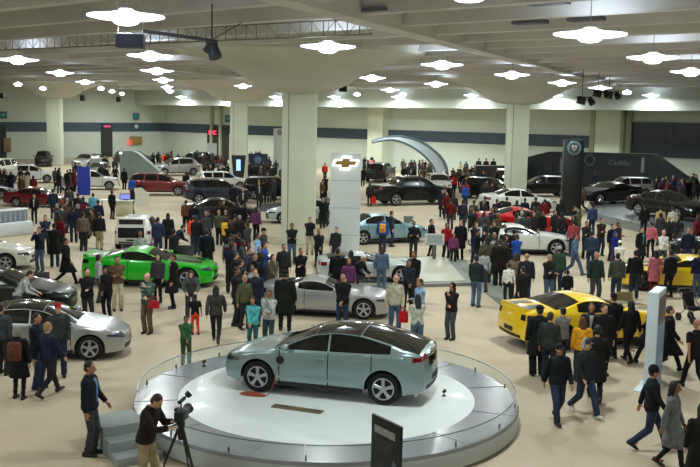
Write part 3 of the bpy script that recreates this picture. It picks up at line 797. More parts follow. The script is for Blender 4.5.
C = dict(black=(.075,.078,.085), char=(.14,.145,.15), navy=(.09,.11,.19), grey=(.36,.37,.38), dgrey=(.22,.23,.24), jeans=(.25,.32,.42), djeans=(.15,.19,.27), khaki=(.60,.55,.43), brown=(.30,.22,.17),
  tan=(.50,.44,.35), white=(.85,.85,.83), beige=(.68,.64,.54), red=(.60,.09,.11), maroon=(.38,.07,.11), teal=(.30,.66,.66), blue=(.13,.30,.62), lblue=(.50,.66,.82), purple=(.38,.20,.36), pink=(.80,.42,.48),
  green=(.14,.34,.20), olive=(.30,.31,.22), orange=(.88,.30,.14), yellow=(.80,.63,.18), lgrey=(.62,.64,.64), denim=(.30,.38,.47), cream=(.80,.76,.64), aqua=(.35,.62,.72))
EYE = mat('eye_dark', (.08, .06, .05), rough=.2)
BELTM = mat('shoe_black', (.06, .055, .055), rough=.45)
SHOEW = mat('shoe_pale', (.78, .78, .76), rough=.6)
npers = 0
PLACED = []; CARBOX = []
for o in [o for o in COL.objects if o.parent is None and o.get('category') in ('car', 'truck', 'pickup truck')]:
    ln_ = CARLEN[o.name]
    CARBOX.append((o.location.copy(), o.rotation_euler.z, ln_))
def blocked(p, m):
    for c, y, hl in CARBOX:
        d = V((p.x-c.x, p.y-c.y, 0)); d.rotate(Matrix.Rotation(-y, 3, 'Z'))
        if abs(d.x) < hl+m and abs(d.y) < .92+m: return True
    return False
def inpoly(p, poly):
    c = False; n = len(poly)
    for i in range(n):
        a, b = poly[i], poly[(i+1) % n]
        if (a.y > p.y) != (b.y > p.y) and p.x < (b.x-a.x)*(p.y-a.y)/(b.y-a.y)+a.x: c = not c
    return c
def onplat(p, m=.45):
    return any(inpoly(p+V((dx, dy, 0)), PLATS[0]) for dx in (-m, m) for dy in (-m, m))
def bad(p):
    if onplat(p): return True
    return blocked(p, .17) or any((p-q).xy.length < .5 for q in PLACED)
def nudge(p):
    if not bad(p): return p
    d = V((p.x, p.y, 0)).normalized(); n = V((-d.y, d.x, 0))
    best = None
    for i in range(1, 34):
        for lat in (0, .12, -.12, .25, -.25):
            for sgn in (-1, 1):
                q = p+d*(sgn*i*.1)+n*lat
                if not bad(q):
                    c = i*.1+abs(lat)*3+(0 if sgn < 0 else .15)
                    if best is None or c < best[0]: best = (c, q)
        if best and best[0] < i*.1: break
    return best[1] if best else p
def part(nm, me, m, root, loc=None, rot=None):
    o = mobj(nm, me, m, root)
    if loc is not None: o.location = loc
    if rot is not None: o.rotation_euler = rot.to_euler()
    return o
def person(px, py, h, pose, yaw, top, tc, bot, bc, hair, hc, label, group=None, skin=None, hat=None, hatc=None, inner=None, shoe=None, detail=True, z=0, hood=None, stripes=None, bodysc=1.0, ground=None, free=True):
    global npers; npers += 1
    rr = random.Random(npers*13)
    J = J_(pose)
    headz = (J['head']+J['RH'] @ V((0, .02, .125))).z
    k = h/1.75
    p = at(px, py, z+headz*k) if ground is None else V(ground)
    y = math.radians(yaw); RZ = Matrix.Rotation(y, 3, 'Z')
    hx = RZ @ V((J['head'].x, J['head'].y, 0))*k
    p = V((p.x-hx.x, p.y-hx.y, z)) if ground is None else p
    if ground is None and free: p = nudge(p)
    PLACED.append(p.copy())
    root = mobj('person', cached(('body', pose), body_mesh, pose), SKINS[skin if skin is not None else rr.choice((0, 0, 1, 1, 2))])
    root.location = p; root.rotation_euler.z = y; root.scale = (k*bodysc, k*bodysc, k)
    tag(root, label, 'person', group)
    T = cloth(C[tc] if isinstance(tc, str) else tc); B = cloth(C[bc] if isinstance(bc, str) else bc)
    tn = {'shirt': 'shirt', 'jacket': 'jacket', 'puffer': 'jacket', 'coat': 'coat', 'dress': 'dress', 'tee': 't_shirt'}[top]
    t = part(tn, cached(('top', pose, top), top_mesh, pose, top), T, root)
    part('trousers', cached(('bot', pose, bot), trouser_mesh, pose, bot), B, root)
    if hair != 'bald':
        part('hair', cached(('hair', hair), hair_mesh, hair), mat('hair_'+hc, HAIRC[hc], rough=.6), root, J['head'], J['RH'])
    if hat: part('cap' if hat == 'cap' else 'hat', cached(('hat', hat), hat_mesh, hat), cloth(C[hatc or 'black']), root, J['head'], J['RH'])
    if hood: part('hood', cached(('hood',), hood_mesh), cloth(C[hood]), root, J['head'], J['RH'])
    for q in 'lr':
        s = part('shoe', cached(('shoe',), shoe_mesh), SHOEW if shoe == 'white' else BELTM, root, J['an'+q]+V((0, .0, -.085)), None)
        a = J['toe'+q]
        if abs(a) > .02:
            s.rotation_euler.x = a
            s.location = J['an'+q]+Matrix.Rotation(a, 3, 'X') @ V((0, 0, -.085))
    if detail:
        part('eyes', cached(('eyes',), eyes_mesh), EYE, root, J['head'], J['RH'])
    if inner:
        def mk():
            me = MC[('top', pose, top)]; b = bmesh.new(); b.from_mesh(me); bv = BVHTree.FromBMesh(b); b.free()
            b2 = bmesh.new(); g = []
            for i in range(9):
                row = []
                for j in range(5):
                    z_ = 1.0+.44*i/8; w_ = .018+.035*(i/8)
                    o = J['tr']((0, 0, z_))+J['R'] @ V(((j/2-1)*w_, -1.2, 0)); d = J['R'] @ V((0, 1, 0))
                    hit = bv.ray_cast(o, d); row.append(b2.verts.new(hit[0]+V((0, -.006, 0))) if hit[0] else None)
                g.append(row)
            for i in range(8):
                for j in range(4):
                    c = (g[i][j], g[i+1][j], g[i+1][j+1], g[i][j+1])
                    if all(c) and max((c[0].co-q.co).length for q in c) < .12: b2.faces.new(c)
            for v in [v for v in b2.verts if not v.link_faces]: b2.verts.remove(v)
            r = bmesh.ops.solidify(b2, geom=b2.faces[:], thickness=.008)
            return to_mesh('shirt_front', b2)
        if pose in ('folded', 'chin', 'photo', 'clasped', 'filming'): pass
        else: part('shirt_front', cached(('inner', pose, top), mk), cloth(C[inner]), root)
    if stripes:
        for z_ in (1.02, 1.14, 1.26, 1.36):
            def mks(z_=z_):
                b2 = bmesh.new(); q = interp([(.9,0),(1.04,.172),(1.12,.166),(1.22,.177),(1.32,.19),(1.39,.187)], z_); q2 = interp([(1.04,.124),(1.12,.118),(1.22,.124),(1.32,.130),(1.39,.117)], z_)
                loft(b2, [ell(J['tr']((0, -.002, zz)), q+.022, q2+.022, 28, J['R'], 2.3) for zz in (z_, z_+.04)], cap=False)
                return to_mesh('stripe', b2)
            part('stripe', cached(('stripe', pose, z_), mks), cloth(C[stripes]), root)
    root['_h'] = h
    del root['_h']
    return root
PP = person
# x, y of the head top ; height ; pose ; facing ; top, colour ; legs, colour ; hair, colour ; label ; extras
G1 = 'people at the left behind the silver hatchback'
rows = [
 (90,361,1.78,'waisthand',85,'jacket',(.09,.10,.13),'slim','dgrey','short','dark','man in a dark blazer and grey trousers standing alone left of the turntable',dict(inner='lblue')),
 (157,395,1.76,'filming',75,'jacket',(.14,.11,.11),'jeans','khaki','short','brown','man in a black sweater and khaki trousers working the tripod camera',{}),
 (1,303,1.74,'relaxed',170,'jacket',(.22,.24,.24),'jeans','char','short','brown','person in a grey-green jacket cut by the left edge',{}),
 (17,326,1.63,'relaxed',175,'coat','black','skirt','black','bob','grey','grey-haired woman in a long black coat with a brown backpack',{}),
 (37,313,1.76,'folded',80,'jacket',(.10,.12,.17),'jeans','djeans','short','dark','dark-haired man in a navy jacket between the backpack woman and the fair-haired walker',{}),
 (48,322,1.72,'walk',150,'jacket',(.10,.13,.20),'slim','char','short','blond','fair-haired person in a navy jacket walking beside the silver hatchback',{}),
 (58,303,1.78,'relaxed',20,'jacket',(.20,.22,.22),'jeans','djeans','short','dark','man in a red cap and grey-green jacket beside the silver hatchback',dict(hat='cap',hatc='red')),
 (30,271,1.74,'bend',100,'shirt','lgrey','jeans','dgrey','short','black','man in a pale grey shirt leaning over by the black car',{}),
 (39,227,1.76,'photo',350,'jacket','navy','jeans','jeans','short','black','man in a navy jacket and pale blue shirt photographing beside the cream sedan',dict(inner='lblue')),
 (54,223,1.80,'clasped',200,'coat','black','jeans','djeans','short','black','man in a black coat right of the man photographing by the cream sedan',{}),
 (45,215,1.74,'folded',10,'jacket',(.16,.20,.28),'jeans','char','short','black','man in a slate blue jacket behind the man photographing',{}),
 (66,238,1.76,'walk',90,'coat','black','slim','black','short','black','man in a long black coat walking left of the green coupe',{}),
 (83,212,1.78,'stand',178,'jacket',(.36,.33,.28),'jeans','char','short','dark','man in a taupe jacket seen from behind left of the open trunk car',{}),
 (99,212,1.75,'stand',182,'jacket','black','jeans','khaki','short','black','man in a black jacket and khaki trousers left of the open trunk car',{}),
 (60,215,1.68,'relaxed',150,'jacket','maroon','jeans','char','long','black','woman in a maroon jacket behind the man in the long black coat',{}),
 (73,206,1.76,'relaxed',190,'jacket','navy','jeans','djeans','short','dark','man in a navy jacket left of the taupe jacket man',{}),
 (34,194,1.66,'relaxed',5,'jacket','black','slim','black','short','black','woman in a black jacket over a white top beside the white rack',dict(inner='white')),
 (53,189,1.74,'stand',185,'jacket',(.13,.17,.25),'jeans','djeans','short','black','man in a blue jacket before the dark red sedan',{}),
 (73,169,1.74,'stand',170,'coat',(.26,.18,.15),'jeans','char','short','dark','person in a brown coat left of the blue banner',{}),
 (69,187,1.72,'stand',190,'jacket',(.22,.24,.25),'jeans','char','short','black','person in a grey jacket under the blue banner at its left',{}),
 (81,199,1.66,'relaxed',160,'jacket','maroon','jeans','char','long','black','person in a dark red jacket in the queue below the blue banner',{}),
 (88,203,1.70,'stand',200,'jacket','char','jeans','black','short','brown','person in charcoal in the queue below the blue banner',{}),
 (93,193,1.66,'stand',190,'jacket','aqua','jeans','dgrey','short','black','person in a sky blue top right of the queue below the blue banner',{}),
 (66,200,1.72,'stand',120,'jacket','brown','jeans','char','short','black','person in a brown jacket at the left of the queue',{}),
 (78,193,1.74,'stand',185,'jacket','black','jeans','black','short','black','person in black directly below the blue banner',{}),
 (98,200,1.70,'relaxed',200,'jacket','navy','jeans','char','short','black','person in navy just left of the counter',{}),
 (112,190,1.72,'stand',150,'jacket','black','slim','black','short','black','attendant in black standing left of the white counter',{}),
 (132,187,1.70,'relaxed',260,'jacket','black','slim','black','long','black','attendant in black at the right end of the white counter',{}),
 (132,177,1.66,'stand',180,'jacket','blue','jeans','black','short','dark','person in a bright blue jacket before the dark red people carrier',{}),
 (121,168,1.74,'stand',170,'coat','black','jeans','black','short','black','person in black left of the big grey sloping screen',{}),
 # green coupe
 (87,268,1.74,'folded',40,'jacket','black','slim','char','short','dark','man in a black jacket with bent arms before the green coupe',{}),
 (99,254,1.62,'relaxed',110,'shirt','lgrey','jeans','dgrey','bob','black','woman in a white top behind the black jackets at the green coupe',{}),
 (106,267,1.62,'clasped',340,'jacket','black','slim','black','bob','black','woman in a black jacket over a dark green shirt before the green coupe',{}),
 (117,256,1.76,'folded',20,'jacket',(.36,.27,.21),'jeans','beige','short','dark','man in a brown jacket and beige trousers before the green coupe',{}),
 (147,273,1.76,'chin',340,'jacket',(.24,.34,.30),'jeans',(.36,.32,.24),'balding','dark','man in a green and white striped sweater before the green coupe',dict(stripes='lgrey')),
 (158,254,1.64,'relaxed',350,'jacket','dgrey','slim','black','long','dark','woman in a grey jacket and dark trousers at the green coupe door',{}),
 (173,254,1.78,'relaxed',300,'coat','black','slim','black','short','brown','man in a black coat before the front wheel of the green coupe',dict(inner='lgrey')),
 (140,231,1.74,'relaxed',10,'shirt','lgrey','jeans','dgrey','short','brown','man in a pale grey shirt between the open trunk car and the green coupe',{}),
 (158,217,1.74,'stand',175,'jacket',(.14,.18,.30),'jeans','djeans','short','black','man in a blue jacket right of the open trunk car',{}),
 (168,213,1.70,'stand',185,'coat','black','jeans','black','long','black','woman in a black coat right of the open trunk car',{}),
 (174,229,1.72,'folded',160,'jacket','char','jeans','black','short','black','person in charcoal behind the green coupe hood',{}),
 (183,225,1.74,'bend',120,'jacket','navy','jeans','char','short','black','person in navy bending behind the green coupe hood',{}),
 (194,215,1.72,'stand',178,'jacket','orange','jeans','dgrey','short','brown','person in a bright orange jacket seen from behind',{}),
 (207,229,1.78,'stand',185,'coat','black','jeans','black','short','black','man in a long black coat off the nose of the green coupe',{}),
 (208,210,1.72,'stand',160,'jacket','black','jeans','char','short','black','person in black between the orange jacket and the fair-haired one',{}),
 (219,210,1.70,'relaxed',170,'jacket',(.28,.27,.22),'jeans','char','short','blond','fair-haired person in an olive jacket',{}),
 (226,217,1.66,'relaxed',150,'jacket','yellow','jeans','djeans','bob','dark','person in a mustard yellow top',{}),
 (235,214,1.70,'stand',190,'jacket','brown','jeans','char','short','black','person in a brown jacket right of the mustard yellow top',{}),
 (186,200,1.72,'relaxed',190,'jacket',(.38,.24,.17),'jeans','black','short','dark','person in a rust brown jacket at the tail of the navy crossover',{}),
 (194,203,1.72,'stand',170,'jacket','black','jeans','black','short','black','person in black right of the rust brown jacket',{}),
 # middle crowd
 (230,237,1.74,'stand',170,'jacket','grey','jeans','char','short','brown','person in a grey jacket with a long red scarf',{}),
 (236,252,1.74,'relaxed',100,'jacket','black','slim','black','short','black','person in black right of the red scarf',{}),
 (247,222,1.76,'walk',250,'jacket','dgrey','slim','char','short','black','man in a dark vest with pale sleeves',{}),
 (256,207,1.70,'relaxed',160,'jacket','purple','jeans','black','long','black','woman in a purple top with long black hair',{}),
 (258,233,1.72,'stand',80,'shirt','lblue','jeans','djeans','short','dark','man in a pale blue shirt among the watchers',{}),
 (264,228,1.74,'folded',70,'jacket','dgrey','jeans','dgrey','short','black','man in a black cap and grey jacket among the watchers',dict(hat='cap')),
 (265,242,1.72,'folded',80,'jacket','blue','jeans','djeans','short','black','man in a royal blue jacket reading a white leaflet',{}),
 (250,247,1.74,'relaxed',60,'jacket',(.20,.22,.27),'jeans','djeans','short','black','man in a slate jacket left of the royal blue one',{}),
 (273,256,1.66,'clasped',40,'jacket',(.34,.31,.26),'jeans','char','bob','brown','brown-haired woman in an olive jacket by the silver coupe tail',{}),
 (241,259,1.74,'relaxed',120,'jacket','char','jeans','char','short','black','dark-haired person in charcoal behind the silver coupe tail',{}),
 (252,265,1.66,'relaxed',30,'shirt','lgrey','jeans','char','bob','dark','person in a white top behind the silver coupe tail',{}),
 (245,275,1.62,'relaxed',40,'jacket','olive','jeans','char','short','blond','fair-haired youth beside the silver coupe tail',{}),
 (284,244,1.70,'relaxed',20,'jacket','char','jeans','char','short','black','person in charcoal behind the silver coupe roof',{}),
 (292,223,1.76,'folded',10,'jacket',(.10,.12,.12),'jeans','jeans','short','black','man in a black jacket and jeans before the central pillar',{}),
 (310,217,1.72,'photo',10,'jacket',(.12,.13,.14),'jeans','beige','short','dark','person in a black top and beige trousers against the central pillar',{}),
 (319,229,1.66,'clasped',20,'jacket','black','slim','black','balding','dark','person in black beside the central pillar base',{}),
 (301,248,1.74,'folded',20,'jacket','black','slim','black','short','black','man in black between the silver coupe and the pillar',{}),
 (342,221,1.66,'folded',10,'coat',(.17,.18,.18),'jeans','char','long','dark','woman in a dark coat before the white tower',{}),
 (336,227,1.64,'relaxed',340,'jacket','char','jeans','char','short','black','shorter person in charcoal before the white tower',{}),
 (353,217,1.80,'stand',10,'jacket','tan','jeans','djeans','short','brown','man in a tan hooded jacket before the white tower',dict(inner='white')),
 (338,248,1.78,'stand',170,'jacket','black','slim','black','short','black','man in black at the left side of the low silver sports car',{}),
 (351,250,1.68,'stand',190,'jacket','black','slim','black','long','black','long-haired person in black behind the purple top',{}),
 (349,258,1.60,'relaxed',10,'shirt','purple','jeans','char','long','auburn','woman in a violet top behind the dark information board',{}),
 (364,253,1.74,'bend',60,'jacket','black','jeans','djeans','short','white','white-haired man in a black jacket leaning toward the sports car',{}),
 (382,246,1.66,'stand',175,'jacket','denim','jeans','denim','long','brown','woman in denim with long fair hair at the sports car nose',{}),
 (383,216,1.72,'stand',175,'jacket','blue','jeans','djeans','short','dark','person in a blue jacket with a yellow backpack at the ice blue sedan',{}),
 (392,211,1.74,'relaxed',100,'jacket',(.13,.17,.22),'jeans','djeans','short','black','man in navy leaning at the ice blue sedan door',{}),
 (414,221,1.76,'folded',0,'jacket',(.09,.10,.12),'slim','char','short','black','man in a black jacket holding a camera off the nose of the ice blue sedan',{}),
 (432,219,1.72,'relaxed',60,'jacket','black','slim','black','short','brown','man in black behind the small grey information stand',{}),
 (285,270,1.80,'relaxed',175,'coat',(.07,.085,.09),'slim','black','short','black','large man in a long black coat and black cap at the silver coupe door',dict(hat='cap',bodysc=1.12)),
 (343,274,1.74,'clasped',350,'jacket',(.06,.065,.07),'jeans','djeans','balding','dark','balding man in a shiny black jacket behind the turntable car',{}),
 (253,297,1.50,'clasped',345,'shirt','teal','slim',(.16,.34,.34),'bob','black','child in a teal top at the turntable edge',{}),
 (269,290,1.60,'chin',345,'jacket',(.66,.68,.67),'jeans',(.18,.27,.28),'short','dark','woman in a pale grey hooded top beside the child in teal',{}),
 (237,268,1.78,'photo',80,'jacket',(.11,.12,.13),'jeans','char','short','black','tall man in black filming left of the dark blue jacket man',{}),
 (251,269,1.74,'relaxed',20,'jacket',(.12,.14,.19),'jeans','djeans','short','brown','man in a dark blue jacket behind the child in teal',{}),
 (216,285,1.66,'walk',185,'jacket',(.22,.22,.21),'slim',(.12,.12,.12),'longer','black','long-haired woman in a dark grey jacket walking away by the turntable',{}),
 (191,271,1.66,'bend',10,'jacket',(.27,.29,.30),'jeans','dgrey','long','brown','woman in a grey jacket bending over a child',{}),
 (195,294,1.18,'relaxed',200,'tee','black','slim','orange','short','black','child in a black t-shirt and orange shorts in front of the bending woman',{}),
 (186,316,1.28,'clasped',20,'jacket',(.20,.36,.22),'jeans',(.2,.28,.2),'short','black','child in a green camouflage jacket at the turntable edge',{}),
 (396,275,1.76,'relaxed',10,'shirt',(.70,.68,.60),'jeans','jeans','balding','grey','grey-haired man in a cream shirt and jeans behind the turntable',{}),
 (420,279,1.70,'folded',300,'shirt',(.52,.64,.78),'jeans','djeans','short','dark','man in a light blue shirt behind the turntable',{}),
 (418,294,1.64,'clasped',185,'shirt',(.70,.72,.66),'jeans','denim','longer','black','woman in a pale top with long black hair seen from behind at the turntable',{}),
 (414,251,1.78,'relaxed',330,'jacket','black','slim','char','short','black','tall man in black behind the light blue shirt man',{}),
 (409,260,1.70,'clasped',10,'jacket',(.10,.13,.18),'slim','black','short','brown','man in a dark jacket just left of the tall man in black',{}),
 (452,283,1.64,'chin',320,'jacket',(.10,.10,.11),'jeans',(.24,.28,.30),'long','black','woman in a black hooded jacket with her hand at her mouth',dict(hood='black')),
 (477,255,1.76,'relaxed',150,'jacket',(.12,.16,.17),'jeans','denim','short','black','man in a dark teal jacket and jeans alone right of the low platform',{}),
 # right of centre
 (451,199,1.74,'stand',182,'shirt','maroon','jeans','dgrey','short','black','man in a maroon shirt seen from behind past the ice blue sedan',{}),
 (463,200,1.74,'stand',175,'jacket',(.12,.15,.20),'jeans','djeans','short','black','man in a dark blue jacket right of the maroon shirt',{}),
 (474,200,1.74,'relaxed',185,'jacket',(.21,.23,.2),'jeans','djeans','short','dark','man in a dark olive jacket two along from the maroon shirt',{}),
 (485,196,1.76,'stand',180,'jacket','black','slim','black','short','black','man in black left of the white car and red convertible',{}),
 (447,223,1.66,'relaxed',20,'jacket','red','jeans','char','short','dark','person in a red jacket beside the child in pink',{}),
 (454,233,1.34,'stand',0,'jacket',(.46,.22,.38),'jeans','char','bob','black','child in a plum jacket at the edge of the low platform',{}),
 (461,220,1.80,'stand',340,'coat','black','slim','black','short','brown','tall man in black beside the child in plum',{}),
 (478,229,1.74,'photo',90,'jacket','black','slim','char','short','black','man in black photographing the white coupe tail',{}),
 (484,249,1.60,'relaxed',200,'shirt','lgrey','jeans','dgrey','bob','brown','woman in a pale grey sweater left of the broad man in black',{}),
 (490,234,1.66,'photo',180,'shirt','lgrey','jeans','black','long','black','woman in a white top with her arms raised by the white coupe',{}),
 (500,239,1.80,'stand',175,'coat',(.09,.085,.08),'wide','black','short','brown','broad man in a black coat seen from behind near the white coupe',dict(bodysc=1.1)),
 (506,228,1.72,'stand',180,'jacket','char','jeans','char','short','black','person in charcoal at the white coupe rear window',{}),
 (514,228,1.74,'folded',190,'jacket','black','jeans','char','short','dark','person in black at the white coupe door',{}),
 (517,234,1.70,'folded',180,'tee','blue','jeans','djeans','short','brown','man in a royal blue t-shirt by the white coupe',{}),
 (516,253,1.66,'relaxed',160,'jacket',(.44,.37,.31),'jeans','char','long','brown','brown-haired woman in a taupe jacket before the man in the blue t-shirt',{}),
 (527,253,1.76,'stand',175,'jacket',(.11,.13,.17),'jeans','djeans','bald','dark','bald man in a dark jacket behind the yellow coupe',{}),
 (509,263,1.40,'relaxed',190,'shirt','white','jeans','char','short','black','boy in a white shirt behind the yellow coupe tail',{}),
 (523,266,1.66,'walk',200,'coat','black','slim','black','short','dark','woman in a long black coat with a white scarf at the yellow coupe tail',{}),
 (550,254,1.74,'folded',20,'jacket',(.11,.115,.12),'jeans',(.28,.32,.38),'balding','white','white-haired man in a black jacket behind the yellow coupe',{}),
 (559,246,1.76,'stand',190,'jacket',(.18,.28,.22),'jeans','djeans','short','dark','man in a green jersey and pale cap right of the white-haired man',dict(hat='cap',hatc='lgrey')),
 (568,270,1.22,'stand',180,'jacket','black','slim','black','short','black','small child in black behind the yellow coupe',{}),
 (597,252,1.80,'relaxed',20,'jacket',(.13,.19,.17),'jeans','dgrey','bald','dark','bald man in a dark green and white jacket behind the yellow coupe roof',dict(bodysc=1.06)),
 (618,253,1.74,'stand',175,'jacket',(.24,.26,.22),'jeans','djeans','short','black','man in a dark olive jacket beside the bald man in green',{}),
 (636,250,1.74,'stand',170,'jacket','black','jeans',(.16,.19,.24),'short','black','man in a black jacket at the far yellow coupe nose',{}),
 (656,250,1.62,'relaxed',185,'dress',(.72,.40,.44),'slim','maroon','long','black','woman in a rose pink coat at the far yellow coupe',{}),
 (671,250,1.72,'stand',200,'jacket','black','slim','black','short','black','person in black right of the rose pink coat',{}),
 (620,243,1.62,'clasped',180,'shirt','white','jeans','dgrey','short','black','person in a white shirt and white cap behind the far yellow coupe',dict(hat='cap',hatc='white')),
 (574,218,1.72,'stand',170,'shirt',(.60,.26,.28),'jeans','djeans','short','black','man in a red plaid shirt behind the stooping denim walker',{}),
 (576,234,1.74,'walk',60,'jacket','denim','jeans','jeans','short','dark','man in a denim jacket and jeans walking behind the white coupe nose',{}),
 (587,221,1.74,'folded',10,'jacket','char','jeans','black','short','black','man in charcoal right of the red plaid shirt',{}),
 (602,218,1.78,'folded',20,'jacket',(.20,.17,.13),'jeans','djeans','short','dark','man in a dark brown jacket with folded arms',{}),
 (592,231,1.70,'stand',160,'jacket',(.16,.22,.30),'jeans','djeans','short','black','person in a slate blue jacket before the dark brown jacket man',{}),
 (619,222,1.74,'folded',40,'jacket',(.22,.20,.18),'jeans','djeans','short','dark','man in a brown-grey jacket behind the person in the bright blue hood',{}),
 (613,223,1.70,'stand',30,'jacket','black','jeans','char','short','black','person in black left of the brown-grey jacket man',{}),
 (616,232,1.50,'clasped',30,'jacket',(.12,.16,.44),'jeans','djeans','short','black','youth in a bright blue hooded top',dict(hood='blue')),
 (642,227,1.76,'stand',30,'coat',(.08,.09,.10),'slim','black','short','brown','man in a black coat left of the pink blouse woman',dict(inner='teal')),
 (652,222,1.66,'relaxed',185,'shirt','pink','slim','black','short','dark','woman in a pink blouse before the platform',{}),
 (664,230,1.72,'folded',5,'shirt','white','jeans','dgrey','balding','dark','man in a white shirt facing us before the black car at right',{}),
 (689,228,1.78,'stand',350,'jacket','navy','jeans','djeans','balding','dark','man in a navy jacket at the black car near the right edge',{}),
 (661,206,1.68,'relaxed',175,'shirt',(.74,.66,.45),'jeans','char','short','dark','person in a pale yellow shirt at the display platform',{}),
 (673,206,1.72,'stand',185,'shirt',(.76,.75,.68),'jeans','char','short','brown','person in an off-white shirt at the display platform',{}),
 (645,205,1.72,'stand',180,'jacket','black','slim','black','short','black','person in black at the front wheel of the glossy sedan',{}),
 (561,199,1.70,'stand',185,'coat',(.12,.13,.11),'slim','black','long','black','woman in a dark coat beyond the red car nose',{}),
 (575,206,1.72,'relaxed',60,'jacket','black','slim','black','short','black','man in black with a pale gap behind him left of the platform',{}),
 (593,204,1.72,'stand',190,'jacket',(.18,.24,.38),'jeans','djeans','short','dark','person in blue at the left corner of the display platform',{}),
 (585,188,1.72,'walk',260,'jacket',(.46,.34,.25),'jeans','dgrey','short','dark','person in a tan-brown jacket at the tail of the black coupe on the platform',{}),
 (545,199,1.72,'stand',180,'jacket','maroon','jeans','char','short','black','person in dark maroon right of the white car',{}),
 (536,197,1.72,'stand',180,'jacket','char','jeans','char','short','black','person in charcoal by the white car nose',{}),
 (525,198,1.70,'stand',190,'jacket','navy','jeans','char','short','black','person in navy before the white car door',{}),
 (507,197,1.74,'stand',175,'jacket',(.11,.14,.12),'jeans','char','short','black','person in blackish green before the white car tail',{}),
 (497,199,1.70,'stand',180,'jacket','black','jeans','black','short','black','person in black before the white car tail',{}),
 (517,200,1.66,'relaxed',170,'coat','black','slim','black','long','black','woman in a black coat before the white car',{}),
 (522,211,1.66,'stand',180,'jacket','lgrey','jeans','char','long','black','woman in a pale grey hooded coat at the red car',dict(hood='lgrey')),
 (534,212,1.66,'stand',10,'jacket','char','jeans','char','short','dark','person in charcoal seen past the red car',{}),
 (543,211,1.70,'stand',30,'jacket','black','jeans','char','short','dark','person in black leaning on the red car',{}),
 (555,210,1.68,'relaxed',40,'jacket',(.16,.15,.13),'jeans','char','short','black','person in dark brown at the red car nose',{}),
 # lower right
 (540,305,1.78,'stand',185,'coat',(.085,.095,.09),'wide','black','short','black','man in a long black coat and cap at the yellow coupe rear wheel',dict(hat='cap',bodysc=1.08)),
 (551,311,1.72,'stand',150,'jacket',(.17,.19,.18),'jeans','char','short','brown','person in dark grey behind the man in the long black coat',{}),
 (563,307,1.62,'folded',200,'jacket',(.45,.46,.44),'slim','char','short','black','youth in a grey tweed jacket at the yellow coupe door',{}),
 (592,303,1.72,'relaxed',350,'jacket',(.20,.18,.17),'jeans','char','short','brown','man in a dark jacket with an open white collar behind the amber jacket woman',dict(inner='white')),
 (583,317,1.60,'relaxed',180,'jacket',(.85,.60,.14),'jeans','djeans','long','auburn','woman with long auburn hair in an amber yellow jacket',{}),
 (605,301,1.80,'stand',10,'coat',(.08,.085,.085),'slim','black','short','black','tall dark-haired man in a black coat at the yellow coupe door',{}),
 (598,325,1.80,'walk',170,'coat',(.085,.09,.085),'slim','black','short','black','man in a black coat walking behind the hooded jacket man',{}),
 (614,293,1.76,'stand',190,'jacket','black','slim','black','short','black','man in a black cap and jacket at the yellow coupe windscreen',dict(hat='cap')),
 (631,298,1.68,'stroll',200,'jacket',(.085,.08,.08),'slim','black','longer','black','woman with very long black hair at the yellow coupe hood',{}),
 (560,344,1.70,'stroll',10,'jacket',(.08,.10,.115),'jeans','djeans','short','black','man in a black cap and navy jacket walking toward us',dict(hat='cap')),
 (588,339,1.72,'walk',25,'jacket',(.13,.15,.16),'jeans','djeans','short','black','man in a grey cap and dark jacket with a pale hood walking toward us',dict(hat='cap',hatc='dgrey',hood='lgrey',shoe='white')),
 (697,319,1.76,'walk',190,'tee','black','slim','black','bald','dark','bald man in a black t-shirt walking off the right edge',{}),
 (655,366,1.70,'walk',85,'jacket',(.07,.085,.10),'jeans','djeans','short','black','person in a black beret and short black jacket striding past the white panel',dict(hat='beanie')),
 (676,381,1.68,'stroll',60,'dress',(.40,.41,.41),'skirt','black','long','black','woman with shoulder-length black hair in a grey coat and black bag',{}),
 (652,300,1.74,'walk',250,'coat','black','slim','black','short','black','person in a long black coat half hidden behind the white panel',{}),
 (671,306,1.74,'walk',80,'coat','black','slim','black','short','brown','person in a black coat emerging right of the white panel',{}),
 (700,250,1.72,'stand',190,'jacket','navy','jeans','jeans','short','black','person in jeans cut by the right edge at the far yellow coupe',{}),
 (703,402,1.66,'relaxed',180,'dress',(.10,.10,.10),'skirt','black','long','black','person in a long black skirt cut by the bottom right corner',{}),
 # far but readable
 (363,167,1.74,'stand',170,'coat','black','slim','black','short','black','person in black close to the right side of the white tower',{}),
 (370,183,1.66,'stand',180,'jacket','char','slim','black','short','black','person in dark clothes carrying something red right of the white tower',{}),
 (376,163,1.70,'stand',175,'jacket','red','jeans','black','short','dark','person in a red jacket left of the off-roader beyond the pickup',{}),
 (371,158,1.70,'stand',175,'jacket','pink','jeans','black','short','dark','person in a pink top by the off-roader beyond the pickup',{}),
 (454,174,1.72,'stand',180,'jacket','red','jeans','black','short','dark','person in a red jacket at the nose of the black pickup',{}),
 (466,181,1.72,'stand',170,'jacket',(.55,.12,.12),'jeans','dgrey','short','black','person in a dark red jacket right of the black pickup nose',{}),
 (325,163,1.72,'stand',170,'jacket',(.75,.20,.12),'jeans','dgrey','short','dark','person in an orange-red top between the central pillar and the white tower',{}),
 (324,178,1.74,'stand',190,'coat','black','slim','black','short','black','person in black between the central pillar and the white tower',{}),
 (420,174,1.74,'stand',180,'coat','black','slim','black','short','black','person in a black coat standing against the black pickup door',{}),
 (259,182,1.74,'stand',20,'coat',(.13,.13,.14),'slim','black','short','dark','person in black with a pale collar right of the navy crossover',dict(inner='white')),
 (264,180,1.72,'stand',200,'jacket','black','slim','black','short','black','person in black right of the pale-collared one',{}),
 (233,184,1.70,'stand',180,'coat','black','slim','black','short','black','person in black at the door of the navy crossover',{}),
 (243,188,1.72,'stand',10,'jacket','char','slim','black','short','dark','person in a charcoal coat and white shirt at the navy crossover front wheel',dict(inner='white')),
